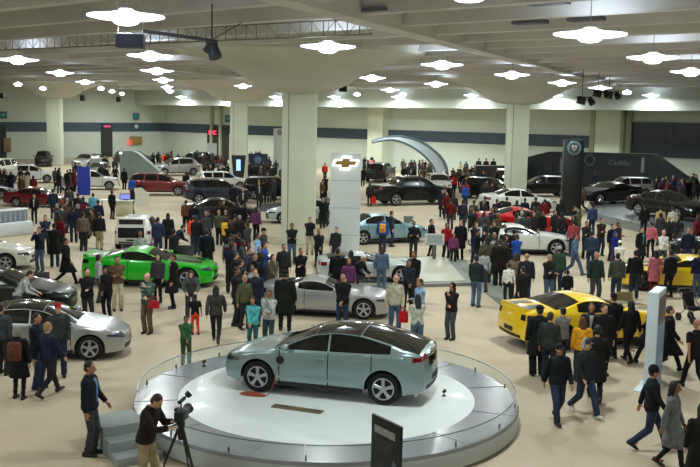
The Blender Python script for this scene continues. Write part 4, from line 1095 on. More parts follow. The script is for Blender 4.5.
 (186,172,1.70,'stand',180,'coat','black','slim','black','short','black','person in black between the dark red carrier and the silver hatchback',{}),
 (164,153,1.70,'stand',180,'jacket','orange','slim','black','short','dark','far person in an orange top near the white sign board',{}),
 (620,158,1.72,'stand',20,'shirt',(.35,.55,.68),'jeans','char','short','dark','far person in a light blue shirt before the black booth',{}),
 (626,156,1.74,'stand',10,'shirt',(.6,.5,.42),'jeans','char','short','brown','far person in a beige shirt before the black booth',{}),
 (665,172,1.70,'stand',10,'shirt','white','jeans','char','short','black','far person in a white shirt behind the glossy black sedan',{}),
 (689,170,1.72,'stand',10,'shirt','white','jeans','char','short','black','far person in a white shirt near the right edge',{}),
 (683,177,1.70,'stand',190,'jacket','red','jeans','char','short','black','far person in a red top near the right edge',{}),
 (585,163,1.70,'stand',190,'jacket','red','jeans','char','short','black','far person in red right of the black tower',{}),
]
HERO = {}
for r in rows:
    px, py, h, pose, yaw, top, tc, bot, bc, hair, hc, lab, ex = r
    if py < 250: py += 0
    HERO[lab] = person(px, py, h, pose, yaw, top, tc, bot, bc, hair, hc, lab, detail=py > 235, **ex)
CROWD = []
def crowd(seed, boxpx, n, label, group, cols, z=0):
    rr = random.Random(seed); k = 0; tries = 0
    while k < n and tries < 4000:
        tries += 1
        px = rr.uniform(boxpx[0], boxpx[2]); py = rr.uniform(boxpx[1], boxpx[3]); h = rr.uniform(1.58, 1.84)
        p = at(px, py, z+h); p.z = 0
        off = (WP-p).dot(W_)
        if (p-CORN).dot(U) < 1.0 or off < 1.4: continue
        if px > 522 and 7.2 < off < 9.6 and px < 690: continue
        if any((p-q).xy.length < .6 for q in PLACED) or blocked(p, .4) or onplat(p, .4): continue
        PLACED.append(p); k += 1
        pose = rr.choice(('stand', 'relaxed', 'folded', 'stand', 'walk', 'clasped')); yaw = rr.choice((0, 30, 90, 170, 180, 190, 200, 270, 340))
        CROWD.append((F/p.y, p, h/1.75, pose, yaw, rr.choice(cols), rr.choice(('jacket', 'jacket', 'coat', 'shirt')), rr.choice(('black', 'char', 'djeans', 'dgrey')),
            rr.choice(('short', 'short', 'long', 'bob')), rr.choice(('black', 'dark', 'brown', 'grey', 'black')), rr.randrange(4), label, group))
DK = ['black', 'black', 'char', 'navy', 'dgrey', 'brown', 'black', 'char', 'dgrey', 'olive']
MX = DK+DK+['grey', 'lgrey', 'maroon', 'navy', 'tan', 'beige', 'maroon', 'blue', 'lgrey']
crowd(1, (0, 161, 12, 172), 5, 'far visitor among the pale cars at the left edge', 'visitors at the left edge', DK)
crowd(2, (14, 166, 34, 176), 5, 'far visitor beside the white double cab truck', 'visitors by the white truck', MX)
crowd(3, (54, 161, 76, 172), 9, 'far visitor between the far left pillar and the silver car facing out', 'visitors by the far left pillar', MX)
crowd(4, (100, 154, 118, 170), 9, 'far visitor in front of the far dark doorway at left', 'visitors at the far doorway', DK)
crowd(5, (152, 150, 205, 156), 16, 'far visitor in the row behind the silver hatchback', 'visitors behind the silver hatchback', MX)
crowd(6, (204, 152, 229, 168), 18, 'far visitor in front of the dark doorway with the red sign', 'visitors at the red sign', MX)
crowd(7, (249, 148, 283, 165), 22, 'far visitor between the slim pillar and the central pillar', 'visitors between the two pillars', DK)
crowd(8, (252, 166, 283, 180), 12, 'visitor in the middle distance left of the central pillar', 'visitors left of the central pillar', DK)
crowd(9, (318, 170, 328, 200), 4, 'visitor in the gap between the central pillar and the white tower', 'visitors in the gap', DK+['maroon'])
crowd(10, (360, 152, 374, 170), 5, 'far visitor just right of the white tower', 'visitors right of the tower', DK)
crowd(11, (402, 157, 432, 168), 16, 'far visitor under the curved arch', 'visitors under the arch', DK)
crowd(12, (450, 160, 478, 178), 16, 'visitor between the white van and the black truck', 'visitors left of the black truck', MX)
crowd(13, (478, 166, 506, 190), 14, 'visitor around the black truck left of the right hand pillar', 'visitors round the black truck', DK)
crowd(14, (440, 176, 470, 196), 6, 'visitor off the nose of the black pickup', 'visitors off the pickup nose', MX)
crowd(15, (585, 158, 652, 172), 16, 'far visitor in front of the black booth', 'visitors before the booth', DK)
crowd(16, (655, 152, 700, 188), 44, 'visitor in the dense far crowd at the right edge', 'crowd at the right edge', MX+['white', 'maroon', 'white'])
crowd(17, (470, 200, 500, 222), 9, 'visitor in the packed crowd behind the white coupe tail', 'crowd behind the white coupe', DK)
crowd(18, (486, 205, 545, 213), 9, 'visitor in the packed crowd around the red car', 'crowd round the red car', DK+['brown'])
crowd(19, (56, 196, 96, 216), 8, 'visitor in the crowded aisle below the blue banner', 'crowd below the banner', DK+['aqua'])
crowd(20, (196, 200, 245, 222), 10, 'visitor in the crowd in front of the black car and navy crossover', 'crowd before the black car', DK)
crowd(21, (225, 232, 262, 262), 6, 'visitor in the knot of watchers behind the silver coupe tail', 'knot of watchers', DK)
crowd(22, (652, 212, 700, 222), 5, 'visitor between the display platform and the black car at right', 'visitors by the right platform', MX)
crowd(23, (560, 205, 584, 216), 3, 'visitor left of the display platform', 'visitors left of the platform', DK)
crowd(24, (474, 232, 505, 246), 3, 'visitor in the crowd in front of the white coupe', 'crowd before the white coupe', DK)

def finish_crowd():
    CROWD.sort(key=lambda c: -c[0])
    keep = max(0, 300-sum(1 for o in COL.objects if o.parent is None and o.name.startswith('person')))
    for c in CROWD[:keep]:
        s_, p, k, pose, yaw, tc, top, bc, hs, hcx, sk, label, group = c
        J = J_(pose); root = mobj('person', cached(('body', pose), body_mesh, pose), SKINS[sk])
        root.location = (p.x, p.y, 0); root.rotation_euler.z = math.radians(yaw); root.scale = (k, k, k); tag(root, label, 'person', group)
        part('jacket' if top != 'shirt' else 'shirt', cached(('top', pose, top), top_mesh, pose, top), cloth(C[tc]), root)
        part('trousers', cached(('bot', pose, 'jeans'), trouser_mesh, pose, 'jeans'), cloth(C[bc]), root)
        part('hair', cached(('hair', hs), hair_mesh, hs), mat('hair_'+hcx, HAIRC[hcx], rough=.6), root, J['head'], J['RH'])
    low = {}
    def lowm(key, fn, *a):
        if key not in low:
            me = cached(key, fn, *a); o = bpy.data.objects.new('t', me); COL.objects.link(o); d = o.modifiers.new('d', 'DECIMATE'); d.ratio = .12
            dg = bpy.context.evaluated_depsgraph_get(); dg.update(); low[key] = bpy.data.meshes.new_from_object(o.evaluated_get(dg)); bpy.data.objects.remove(o)
        return low[key]
    vs, fs, mi, mats, idx = [], [], [], [], {}
    def add(me, M, m):
        if m.name not in idx: idx[m.name] = len(mats); mats.append(m)
        b = len(vs); vs.extend([M @ v.co for v in me.vertices])
        for f in me.polygons: fs.append([b+i for i in f.vertices]); mi.append(idx[m.name])
    for c in CROWD[keep:]:
        s_, p, k, pose, yaw, tc, top, bc, hs, hcx, sk, label, group = c
        J = J_(pose); M = Matrix.Translation((p.x, p.y, 0)) @ Matrix.Rotation(math.radians(yaw), 4, 'Z') @ Matrix.Scale(k, 4)
        add(lowm(('body', pose), body_mesh, pose), M, SKINS[sk]); add(lowm(('top', pose, top), top_mesh, pose, top), M, cloth(C[tc]))
        add(lowm(('bot', pose, 'jeans'), trouser_mesh, pose, 'jeans'), M, cloth(C[bc]))
        add(lowm(('hair', hs), hair_mesh, hs), M @ Matrix.Translation(J['head']) @ J['RH'].to_4x4(), mat('hair_'+hcx, HAIRC[hcx], rough=.6))
    if fs:
        me = bpy.data.meshes.new('crowd'); me.from_pydata([tuple(v) for v in vs], [], fs)
        for m in mats: me.materials.append(m)
        me.polygons.foreach_set('material_index', mi); me.polygons.foreach_set('use_smooth', [True]*len(fs)); me.update()
        o = bpy.data.objects.new('crowd', me); link(o); tag(o, 'tiny distant visitors thronging the far end of the hall', 'crowd', kind='stuff')
    print('crowd', len(CROWD), keep)
# ------------------------------------------------------------------ turntable
WHITEP = mat('turntable_white', (.83, .86, .86), rough=.35, noise=.015, nscale=2, coat=.2)
GREYP = mat('ring_grey', (.53, .54, .57), rough=.22, coat=.5, noise=.03, nscale=1.5)
SIDEP = mat('deck_side', (.66, .68, .67), rough=.4)
TTC = at(327, 393.5, DECK_Z); TC = V((TTC.x, TTC.y, 0))
sR = lambda px0, px1, py, z: (at(px0, py, z)-at(px1, py, z)).length/2
R_in = 3.12; R_out = 4.01
e = empty('turntable_stage', TC); tag(e, 'round stage with a grey outer ring and white turning centre under the silver-green car', 'stage')
bm = bmesh.new(); loft(bm, [ell((0, 0, z), r, r, 96) for z, r in ((0, R_out-.12), (.05, R_out-.05), (DECK_Z-.06, R_out), (DECK_Z-.005, R_out-.01))]); build('ring_deck', bm, GREYP, e, smooth=40)
bm = bmesh.new(); loft(bm, [ell((0, 0, z), r, r, 96) for z, r in ((DECK_Z-.05, R_in), (DECK_Z-.003, R_in), (DECK_Z, R_in-.01))]); build('turning_disc', bm, WHITEP, e, smooth=40)
bm = bmesh.new(); loft(bm, [ell((0, 0, z), r, r, 96) for z, r in ((.05, R_out+.015), (.08, R_out+.02), (DECK_Z-.09, R_out+.02), (DECK_Z-.07, R_out+.01))], cap=False); build('side_band', bm, SIDEP, e, smooth=40)
bm = bmesh.new()
for k in range(12):
    a = 2*math.pi*k/12+.2; box(bm, (math.cos(a)*(R_in+R_out)/2, math.sin(a)*(R_in+R_out)/2, DECK_Z-.002), (R_out-R_in, .014, .006), rot=Matrix.Rotation(a, 3, 'Z'))
build('seam', bm, mat('seam_grey', (.42, .44, .45), rough=.5), e)
# glass guard rail around the rim
GL = mat('clear_glass', (.80, .90, .88), rough=.04, alpha=.15, coat=.3)
EDGE = mat('rail_edge', (.38, .46, .46), rough=.3, metal=.4)
e = empty('glass_guard', TC+V((0, 0, DECK_Z))); tag(e, 'low clear glass guard rail round the rim of the round stage', 'rail')
NP = 16; gap0 = math.radians(206)
for k in range(NP):
    a0 = math.radians(-142+k*(262/NP)); a1 = math.radians(-142+(k+1)*(262/NP))
    a0 = math.radians(-135)+k*math.radians(330/NP); a1 = math.radians(-135)+(k+1)*math.radians(330/NP)-.008
    bm = bmesh.new(); rr_ = R_out-.07; rings = []
    for i in range(9):
        a = a0+(a1-a0)*i/8; c, s = math.cos(a), math.sin(a)
        rings.append([V((c*(rr_+dx), s*(rr_+dx), z)) for dx, z in ((-.006, .0), (.006, .0), (.006, .27), (-.006, .27))])
    loft(bm, rings); p = build('glass_panel', bm, GL, e)
    bm = bmesh.new(); loft(bm, [[V((math.cos(a0+(a1-a0)*i/8)*(rr_+dx), math.sin(a0+(a1-a0)*i/8)*(rr_+dx), z)) for dx, z in ((-.01, .268), (.01, .268), (.01, .284), (-.01, .284))] for i in range(9)])
    build('top_edge', bm, EDGE, p)
    bm = bmesh.new(); box(bm, (math.cos(a0)*rr_, math.sin(a0)*rr_, .05), (.03, .03, .10), rot=Matrix.Rotation(a0, 3, 'Z'), bev=.006); build('clamp', bm, STEEL, e)
# steps
e = at(128, 440, .3); 
sa = math.atan2(e.y-TC.y, e.x-TC.x)
d_ = V((math.cos(sa), math.sin(sa), 0))
STEPM = mat('step_grey', (.52, .55, .55), rough=.5, noise=.04, nscale=3)
a_ = at(145, 445, 0)
st = empty('stage_steps', TC+V((math.cos(math.radians(-147)), math.sin(math.radians(-147)), 0))*(R_out+.42), math.radians(-147)); tag(st, 'grey boxy steps leading up to the left of the round stage', 'steps')
bm = bmesh.new(); box(bm, (.02, -.36, .25), (.86, .84, .50), bev=.01); build('landing', bm, STEPM, st)
bm = bmesh.new(); box(bm, (.02, .26, .165), (.86, .40, .33), bev=.01); build('tread', bm, STEPM, st)
bm = bmesh.new(); box(bm, (.02, .66, .08), (.86, .40, .16), bev=.01); build('tread', bm, STEPM, st)
# things on the turntable
pa, pb = at(273, 406, DECK_Z), at(322, 413, DECK_Z); c = (pa+pb)/2; d = pb-pa
e = empty('floor_plaque', c, math.atan2(d.y, d.x)); tag(e, 'long bronze floor plaque on the white turntable in front of the car', 'plaque')
bm = bmesh.new(); box(bm, (0, 0, .012), (d.length, .21, .022), bev=.004); build('plate', bm, mat('bronze', (.50, .46, .37), rough=.4, metal=.4), e)
bm = bmesh.new(); box(bm, (0, -.0, .0255), (d.length*.93, .11, .004)); build('inlay', bm, mat('bronze_dark', (.42, .38, .30), rough=.4, metal=.4), e)
def text(body, size, m, parent, loc, rot, name='lettering', ext=.004, sx=1.0, align_='CENTER'):
    cu = bpy.data.curves.new('t', 'FONT'); cu.body = body; cu.size = size; cu.extrude = ext; cu.align_x = align_; cu.align_y = 'CENTER'
    o = bpy.data.objects.new('t', cu); COL.objects.link(o); dg = bpy.context.evaluated_depsgraph_get(); dg.update()
    me = bpy.data.meshes.new_from_object(o.evaluated_get(dg)); bpy.data.objects.remove(o)
    q = bpy.data.objects.new(name, me); link(q, parent); me.materials.clear(); me.materials.append(m); q.location = loc; q.rotation_euler = rot; q.scale = (sx, 1, 1); return q
text('VOLT', .085, mat('plaque_letter', (.62, .58, .48), rough=.4), e, (0, 0, .029), (0, 0, 0), sx=1.6)
for px, py, lb in ((204, 366, 'small black floor spotlight at the rear left of the white turntable'), (444, 396, 'small black floor spotlight at the right of the white turntable')):
    p = at(px, py, DECK_Z); e = empty('floor_spotlight', p, .6); e.scale = (.7, .7, .8); tag(e, lb, 'spotlight')
    bm = bmesh.new(); loft(bm, [ell((0, 0, z), r, r, 16) for z, r in ((0,.07),(.015,.07),(.03,.02),(.08,.015))]); build('base', bm, TRIM, e)
    bm = bmesh.new(); cone(bm, (-.05, 0, .11), (.05, 0, .15), .035, .05, 14); build('head', bm, TRIM, e)
# charging cable and its orange ramp by the front wheel
CAB = mat('orange_cable', (.58, .27, .17), rough=.5)
def tube(pts, r, m, name, parent=None, seg=8):
    cu = bpy.data.curves.new('c', 'CURVE'); cu.dimensions = '3D'; cu.bevel_depth = r; cu.bevel_resolution = 2; s = cu.splines.new('NURBS'); s.points.add(len(pts)-1)
    for q, p in zip(s.points, pts): q.co = (p[0], p[1], p[2], 1)
    s.use_endpoint_u = True; s.order_u = 3; cu.resolution_u = 6
    o = bpy.data.objects.new('c', cu); COL.objects.link(o); dg = bpy.context.evaluated_depsgraph_get(); dg.update()
    me = bpy.data.meshes.new_from_object(o.evaluated_get(dg)); bpy.data.objects.remove(o)
    me.materials.clear(); me.polygons.foreach_set('use_smooth', [True]*len(me.polygons)); return mobj(name, me, m, parent)
vm = volt.matrix_world = Matrix.LocRotScale(volt.location, volt.rotation_euler, volt.scale)
def vl(x, y, z): return vm @ V((x, y, z))
pp = [vl(.82, .895, .71), vl(.86, 1.0, .62), vl(.9, 1.06, .35), vl(.98, 1.1, .08), vl(1.05, 1.12, .03), vl(1.3, 1.12, .03)]
o = tube(pp, .009, CAB, 'charging_cable'); tag(o, 'orange charging cable hanging from the car fender to the turntable', 'cable')
C0 = vl(1.36, 1.1, 0)
e = empty('cord_coil', V((C0.x, C0.y, DECK_Z)), volt.rotation_euler.z); tag(e, 'flat coil of orange cord lying by the front wheel of the turntable car', 'cord')
for k, r in enumerate((.15, .12, .09)):
    pts = [(r*1.9*math.cos(a), r*.5*math.sin(a), .016+.02*k) for a in [i*math.pi/6 for i in range(13)]]
    tube(pts, .016, CAB, 'loop', e)
# charge flap open on the fender + black port
bm = bmesh.new(); cone(bm, (.84, .86, .745), (.84, .915, .745), .085, .085, 20); build('charge_port', bm, TRIM, volt)
# ------------------------------------------------------------------ tripod camera
p = at(181, 404, 1.55); base = V((p.x, p.y, 0))
e = empty('tripod_camera', base, math.radians(-10)); tag(e, 'black video camera on a tall black tripod in front of the round stage', 'camera')
for a in (90, 210, 330):
    c_, s_ = math.cos(math.radians(a)), math.sin(math.radians(a)); bm = bmesh.new()
    cone(bm, (0.05*c_, 0.05*s_, 1.12), (.28*c_, .28*s_, .55), .026, .022, 8); cone(bm, (.25*c_, .25*s_, .62), (.46*c_, .46*s_, .0), .016, .014, 8); ball(bm, (.46*c_, .46*s_, .015), .025, seg=8)
    build('leg', bm, TRIM, e)
bm = bmesh.new(); cone(bm, (0, 0, .95), (0, 0, 1.2), .05, .06, 12); ball(bm, (0, 0, 1.22), .07, seg=12); build('head', bm, TRIM, e)
bm = bmesh.new(); cone(bm, (-.03, 0, 1.22), (-.40, .05, 1.06), .012, .012, 8); cone(bm, (-.32, .04, 1.095), (-.42, .05, 1.05), .02, .02, 8); build('pan_handle', bm, TRIM, e)
bm = bmesh.new(); box(bm, (0, .02, 1.36), (.16, .30, .17), bev=.02); cone(bm, (0, .14, 1.37), (0, .32, 1.37), .065, .075, 16); cone(bm, (0, .31, 1.37), (0, .36, 1.37), .085, .09, 16); cb = build('camera_body', bm, TRIM, e)
bm = bmesh.new(); box(bm, (-.03, -.12, 1.50), (.05, .12, .05), bev=.01); cone(bm, (0, .0, 1.45), (0.0, .0, 1.58), .015, .015, 8); cone(bm, (0, -.08, 1.60), (0, .16, 1.60), .032, .032, 12); build('microphone', bm, TRIM, cb)
bm = bmesh.new(); cone(bm, (.06, .10, 1.66), (.10, .14, 1.70), .05, .06, 12); cone(bm, (0, .0, 1.6), (.07, .11, 1.67), .012, .012, 8); build('lamp', bm, TRIM, cb)
# ------------------------------------------------------------------ foreground black sign board
SIGNK = mat('sign_black', (.07, .09, .105), rough=.35)
tl, tr_ = at(373, 413, 1.75), at(402, 427, 1.75)
# choose depth: the board is 0.75 m wide, seen at an angle
cc = at(387, 420, 1.85); yaw = math.atan2((tr_-tl).y, (tr_-tl).x)
ln = (tr_-tl).length
e = empty('information_board', V(((tl.x+tr_.x)/2, (tl.y+tr_.y)/2, 0)), yaw); tag(e, 'tall black information board with a grey title block at the bottom edge', 'sign')
wB = ln
bm = bmesh.new(); box(bm, (0, 0, .93), (wB, .05, 1.64), bev=.008); build('board', bm, SIGNK, e)
bm = bmesh.new(); box(bm, (-.0, -.0, .03), (wB*.9, .5, .05), bev=.01); cone(bm, (0, 0, .03), (0, 0, .2), .03, .03, 10); build('foot', bm, SIGNK, e)
bm = bmesh.new(); box(bm, (-.02, -.028, 1.55), (wB*.72, .008, .115)); build('title_block', bm, mat('title_grey', (.55, .57, .55), rough=.5), e)
bm = bmesh.new()
for k in range(4): box(bm, (-.03*wB, -.028, 1.40-.05*k), (wB*(.62-.08*k), .006, .014))
build('text_lines', bm, mat('text_grey', (.26, .28, .29), rough=.5), e)
bm = bmesh.new(); loft(bm, [[V((x, -.027-dy, z)) for x, z in ((wB*.12,.75),(wB*.40,.75),(wB*.40,1.10),(wB*.30,1.22))] for dy in (0, .004)]); build('picture', bm, mat('picture_blue', (.25, .34, .42), rough=.5, noise=.4, nscale=6), e)
# ------------------------------------------------------------------ tall white panel at the right
p = at(655, 378, 0); top = at(660, 290, 1.9)
q0, q1 = at(652, 375, 0), at(652, 375, 0)
pc = at(652, 384, 0)
e = empty('free_standing_sign', pc, math.radians(62)); tag(e, 'tall white free-standing panel with a blue picture side at the right', 'panel')
PH = 2.32
bm = bmesh.new(); box(bm, (0, 0, PH/2), (.98, .26, PH), bev=.012); build('panel_body', bm, mat('panel_white', (.80, .85, .88), rough=.4), e)
bm = bmesh.new(); box(bm, (0, -.134, PH*.36), (.9, .01, PH*.66)); build('blue_graphic', bm, mat('graphic_blue', (.46, .62, .80), rough=.4), e)
bm = bmesh.new(); box(bm, (0, -.135, PH*.80), (.9, .012, PH*.28)); build('photo_print', bm, mat('graphic_photo', (.45, .36, .38), rough=.4, noise=.5, nscale=5, noise2=(.15, .14, .2)), e)
bm = bmesh.new(); box(bm, (0, -.142, PH*.80), (.66, .008, .25)); build('print_block', bm, mat('graphic_dark', (.22, .2, .26), rough=.4), e)
bm = bmesh.new(); box(bm, (-.35, 0, .012), (1.0, .55, .02), bev=.006); build('base_plate', bm, mat('base_white', (.78, .84, .88), rough=.4), e)
# ------------------------------------------------------------------ bow tie towers
def bowtie(w, h, t):
    bm = bmesh.new(); s = .16*w
    pts = [(-w/2, -h*.20), (-w/2+s*.55, h*.24), (-w*.17, h*.24), (-w*.13, h/2), (w*.21, h/2), (w*.175, h*.24), (w/2, h*.24), (w/2-s*.55, -h*.20), (w*.17, -h*.20), (w*.13, -h/2), (-w*.21, -h/2), (-w*.175, -h*.20)]
    a = [bm.verts.new((x, 0, z)) for x, z in pts]; b = [bm.verts.new((x, -t, z)) for x, z in pts]; n = len(pts)
    bm.faces.new(a); bm.faces.new(list(reversed(b)))
    for i in range(n): bm.faces.new((a[i], a[(i+1) % n], b[(i+1) % n], b[i]))
    return bm
TOWW = mat('tower_white', (.80, .82, .81), rough=.35)
def tower(px, pybase, wpx, z1, label, badge=True, yaw=-.02, z0=0):
    p = at(px, pybase, 0); s = wpx*p.y/F
    e = empty('sign_tower', p, yaw); tag(e, label, 'sign tower')
    bm = bmesh.new(); box(bm, (0, s*.2, z1/2), (s, s*.4, z1), bev=.02); build('tower_body', bm, TOWW, e)
    bm = bmesh.new()
    for k in range(1, 4): box(bm, (0, -.002, z1*k/4), (s*.99, .01, .02))
    build('panel_joint', bm, mat('joint_grey', (.55, .57, .58)), e)
    if badge:
        b2 = build('badge_halo', bowtie(s*.90, s*.44, .06), mat('halo_white', (.97, .98, 1), emit=3), e); b2.location = (0, 0, z1-.42)
        b3 = build('badge', bowtie(s*.74, s*.30, .05), mat('badge_gold', (.60, .47, .20), rough=.4, emit=0), e); b3.location = (0, -.06, z1-.42)
    return e
tower(344, 262, 30.5, 4.70, 'tall white tower with a gold bow tie sign in front of the curved arch')
p = tower(278.5, 174, 10.5, 4.8, 'slim pale tower left of the central pillar', badge=False)
bm = bmesh.new(); cone(bm, (.1, -.02, 4.4), (.1, -.06, 4.4), .3, .3, 20); build('round_badge', bm, mat('badge_grey', (.55, .55, .50), rough=.4), p)
# black crest tower
p = at(571, 216, 0); s = 19.5*p.y/F
e = empty('sign_tower', p, -.05); tag(e, 'black tower with a round silver crest at the top', 'sign tower')
BK = mat('booth_black', (.085, .105, .12), rough=.4)
zt_ = 5.0
bm = bmesh.new(); box(bm, (0, .35, zt_/2), (s, .7, zt_), bev=.02); build('tower_body', bm, BK, e)
bm = bmesh.new(); cone(bm, (0, -.0, zt_-.55), (0, -.05, zt_-.55), .46, .44, 32); build('wreath', bm, mat('crest_silver', (.55, .62, .66), rough=.25, metal=.6), e)
bm = bmesh.new(); cone(bm, (0, -.05, zt_-.55), (0, -.07, zt_-.55), .34, .34, 32); build('crest_field', bm, mat('crest_dark', (.28, .34, .38), rough=.3, metal=.5), e)
bm = bmesh.new(); a = [(-.17, .2), (.17, .2), (.17, -.02), (0, -.22), (-.17, -.02)]
loft(bm, [[V((x, -.07-dy, zt_-.55+z)) for x, z in a] for dy in (0, .03)]); build('shield', bm, mat('crest_pale', (.72, .76, .74), rough=.3, metal=.3), e)
bm = bmesh.new(); box(bm, (0, -.105, zt_-.53), (.05, .012, .36)); box(bm, (0, -.105, zt_-.53), (.3, .012, .05)); build('shield_bars', bm, mat('crest_red', (.45, .2, .2), rough=.4), e)
# the black booth behind: long wall with a raked left end and a rake down at the right
def bp(px, py, off): return on_plane(px, py, WP-W_*off, W_)
e0 = bp(527, 185, 9); e0.z = 0
e = empty('exhibition_booth', e0, ANG); tag(e, 'long low black exhibition booth along the back wall at right', 'booth')
def loc_(px, py, off): q = bp(px, py, off); d = q-e0; return (d.dot(U), q.z)
top_ = [loc_(527, 157, 9), loc_(549, 151.5, 9), loc_(652, 154, 9), loc_(685, 178, 9)]
pts = [(top_[0][0], 0)]+[(x, max(z, .3)) for x, z in top_]+[(top_[-1][0], 0)]
bm = bmesh.new(); loft(bm, [[V((x, y, z)) for x, z in pts] for y in (0, 1.2)]); build('booth_wall', bm, BK, e, smooth=20)
bm = bmesh.new(); x_, z_ = loc_(590, 160, 9); cone(bm, (x_, 0, z_), (x_, -.08, z_), .55, .52, 28); build('round_crest', bm, mat('crest_grey', (.32, .36, .38), rough=.3, metal=.5), e)
bm = bmesh.new(); cone(bm, (x_, -.08, z_), (x_, -.11, z_), .34, .34, 28); build('crest_centre', bm, mat('crest_deep', (.16, .18, .2), rough=.3, metal=.5), e)
x_, z_ = loc_(602, 161.5, 9)
text('Cadillac', .62, mat('script_grey', (.34, .38, .41), rough=.4), e, (x_+1.7, -.02, z_-.05), (math.pi/2, 0, 0), name='script', sx=1.1)
for px_ in (561.5, 643): 
    x_, z_ = loc_(px_, 165, 9); bm = bmesh.new(); box(bm, (x_, -.03, z_), (.28, .06, 1.3)); build('light_strip', bm, mat('strip_lit', (.40, .44, .46), rough=.4), e)
bm = bmesh.new(); x_, z_ = loc_(535, 165, 9); box(bm, (x_+.6, -.03, 1.6), (2.6, .05, 1.5)); build('screen', bm, mat('booth_screen', (.16, .18, .19), rough=.15), e)
# black spots and crowd platform are people ; display platform for the black cars
c4 = PLATS[0]
cm = sum(c4, V())/6
e = empty('display_platform', V((cm.x, cm.y, 0))); tag(e, 'low grey display platform carrying the black cars at right', 'platform')
bm = bmesh.new(); prism(bm, [((q-cm).x, (q-cm).y) for q in c4], 0, PLZ-.012); build('deck', bm, mat('platform_grey', (.46, .49, .49), rough=.3, coat=.2, noise=.06, nscale=.6), e, smooth=20)
bm = bmesh.new(); prism(bm, [((q-cm).x*1.004, (q-cm).y*1.004) for q in c4], PLZ-.05, PLZ-.008); build('edge_strip', bm, mat('platform_top', (.50, .53, .53), rough=.25, coat=.3), e, smooth=20)
# low platform of the sports car
c4 = [at(318, 262, 0), at(447, 259, 0), at(470, 285, 0), at(322, 290, 0)]
cm = sum(c4, V())/4
e = empty('display_platform', V((cm.x, cm.y, 0))); tag(e, 'low pale platform with a grey rim under the silver sports car', 'platform')
P4 = [((q-cm).x, (q-cm).y) for q in c4]
bm = bmesh.new(); prism(bm, [(x*1.05, y*1.05) for x, y in P4], 0, .12); build('rim', bm, mat('rim_grey', (.48, .50, .48), rough=.5), e, smooth=20)
bm = bmesh.new(); prism(bm, [(x*.95, y*.93) for x, y in P4], .10, .146); build('top', bm, mat('platform_cream', (.72, .72, .66), rough=.4), e, smooth=20)
# grey walkway strip right of it
c4 = [at(445, 259, 0), at(462, 259, 0), at(522, 300, 0), at(500, 305, 0)]; cm = sum(c4, V())/4
bm = bmesh.new(); prism(bm, [((q-cm).x, (q-cm).y) for q in c4], 0, .03); o = build('floor_mat', bm, mat('mat_grey', (.47, .49, .46), rough=.7), None, loc=(cm.x, cm.y, 0)); tag(o, 'grey floor strip running diagonally right of the low sports car platform', 'mat')
c4 = [at(258, 205, 0), at(330, 198, 0), at(330, 205, 0), at(258, 212, 0)]; cm = sum(c4, V())/4
bm = bmesh.new(); prism(bm, [((q-cm).x, (q-cm).y) for q in c4], 0, .03); o = build('floor_mat', bm, mat('mat_dark', (.25, .26, .26), rough=.7), None, loc=(cm.x, cm.y, 0)); tag(o, 'dark grey carpet strip crossing behind the central pillar', 'mat')
# ------------------------------------------------------------------ curved arch
ARCH = mat('arch_frame', (.38, .43, .47), rough=.4, metal=.3); ARCF = mat('arch_fabric', (.74, .78, .80), rough=.5)
dA = 88
outer = [(372, 142), (385, 137.5), (400, 136.5), (415, 139.5), (428, 146), (438, 154), (444, 162), (447, 170)]
inner = [(372, 142.5), (385, 139.5), (398, 140.5), (410, 145.5), (420, 152), (428, 159.5), (433, 166), (436, 174)]
po = [at_depth(x, y, dA-abs(i-3)*.3) for i, (x, y) in enumerate(outer)]; pi_ = [at_depth(x, y, dA-1-abs(i-3)*.3) for i, (x, y) in enumerate(inner)]
o0 = V((po[-1].x, po[-1].y, 0)); e = empty('curved_arch', o0); tag(e, 'sweeping pale arch with a dark edge rising behind the black pickup', 'arch')
po.append(V((po[-1].x+.15, po[-1].y, 0))); pi_.append(V((pi_[-1].x+.1, pi_[-1].y, 0)))
tube([p-o0 for p in po], .16, ARCH, 'outer_edge', e); tube([p-o0 for p in pi_], .10, ARCH, 'inner_edge', e)
bm = bmesh.new(); loft(bm, [[a-o0+V((0, .04, 0)), a-o0-V((0, .04, 0)), b-o0-V((0, .04, 0)), b-o0+V((0, .04, 0))] for a, b in zip(po[:-1], pi_[:-1])]); build('fabric_skin', bm, ARCF, e, smooth=50)
# ------------------------------------------------------------------ left area props
def sign_on(px, py, w, h, col, label, txt=None, tcol=(1, 1, 1), emit=0, wall='back', name='wall_sign', cat='sign', rnd=False, temit=0, off=.25, size=None):
    if wall == 'back': q = on_plane(px, py, WP-W_*off, W_); rz = ANG
    else: q = on_plane(px, py, CORN+U*off, U); rz = ANG+math.pi/2
    e = empty(name, q, rz); tag(e, label, cat)
    bm = bmesh.new()
    if rnd: cone(bm, (0, 0, 0), (0, -.12, 0), w/2, w/2, 24)
    else: box(bm, (0, -.05, 0), (w, .1, h), bev=.01)
    build('plate', bm, mat('sign_'+'%02x%02x%02x%d' % (tuple(int(c*255) for c in col)+(int(emit*10),)), col, rough=.5, emit=emit), e)
    if txt: text(txt, size or h*.8, mat('letter_%02x%02x%02x%d' % (tuple(int(c*255) for c in tcol)+(int(temit*10),)), tcol, emit=temit), e, (0, -.13 if rnd else -.11, 0), (math.pi/2, 0, 0))
    return e
sign_on(3, 115, 1.0, .9, (.10, .38, .36), 'round green wall sign at the left edge', wall='left', txt='+', tcol=(.5, .8, .75), size=.8)
sign_on(136, 116.5, 1.0, .9, (.10, .40, .42), 'green square sign above the wall stripe over the orange sign', wall='left', txt='N', tcol=(.45, .75, .75), size=.6)
sign_on(136, 126.5, .6, .6, (.70, .74, .76), 'small white round sign on the slate stripe', wall='left', rnd=True)
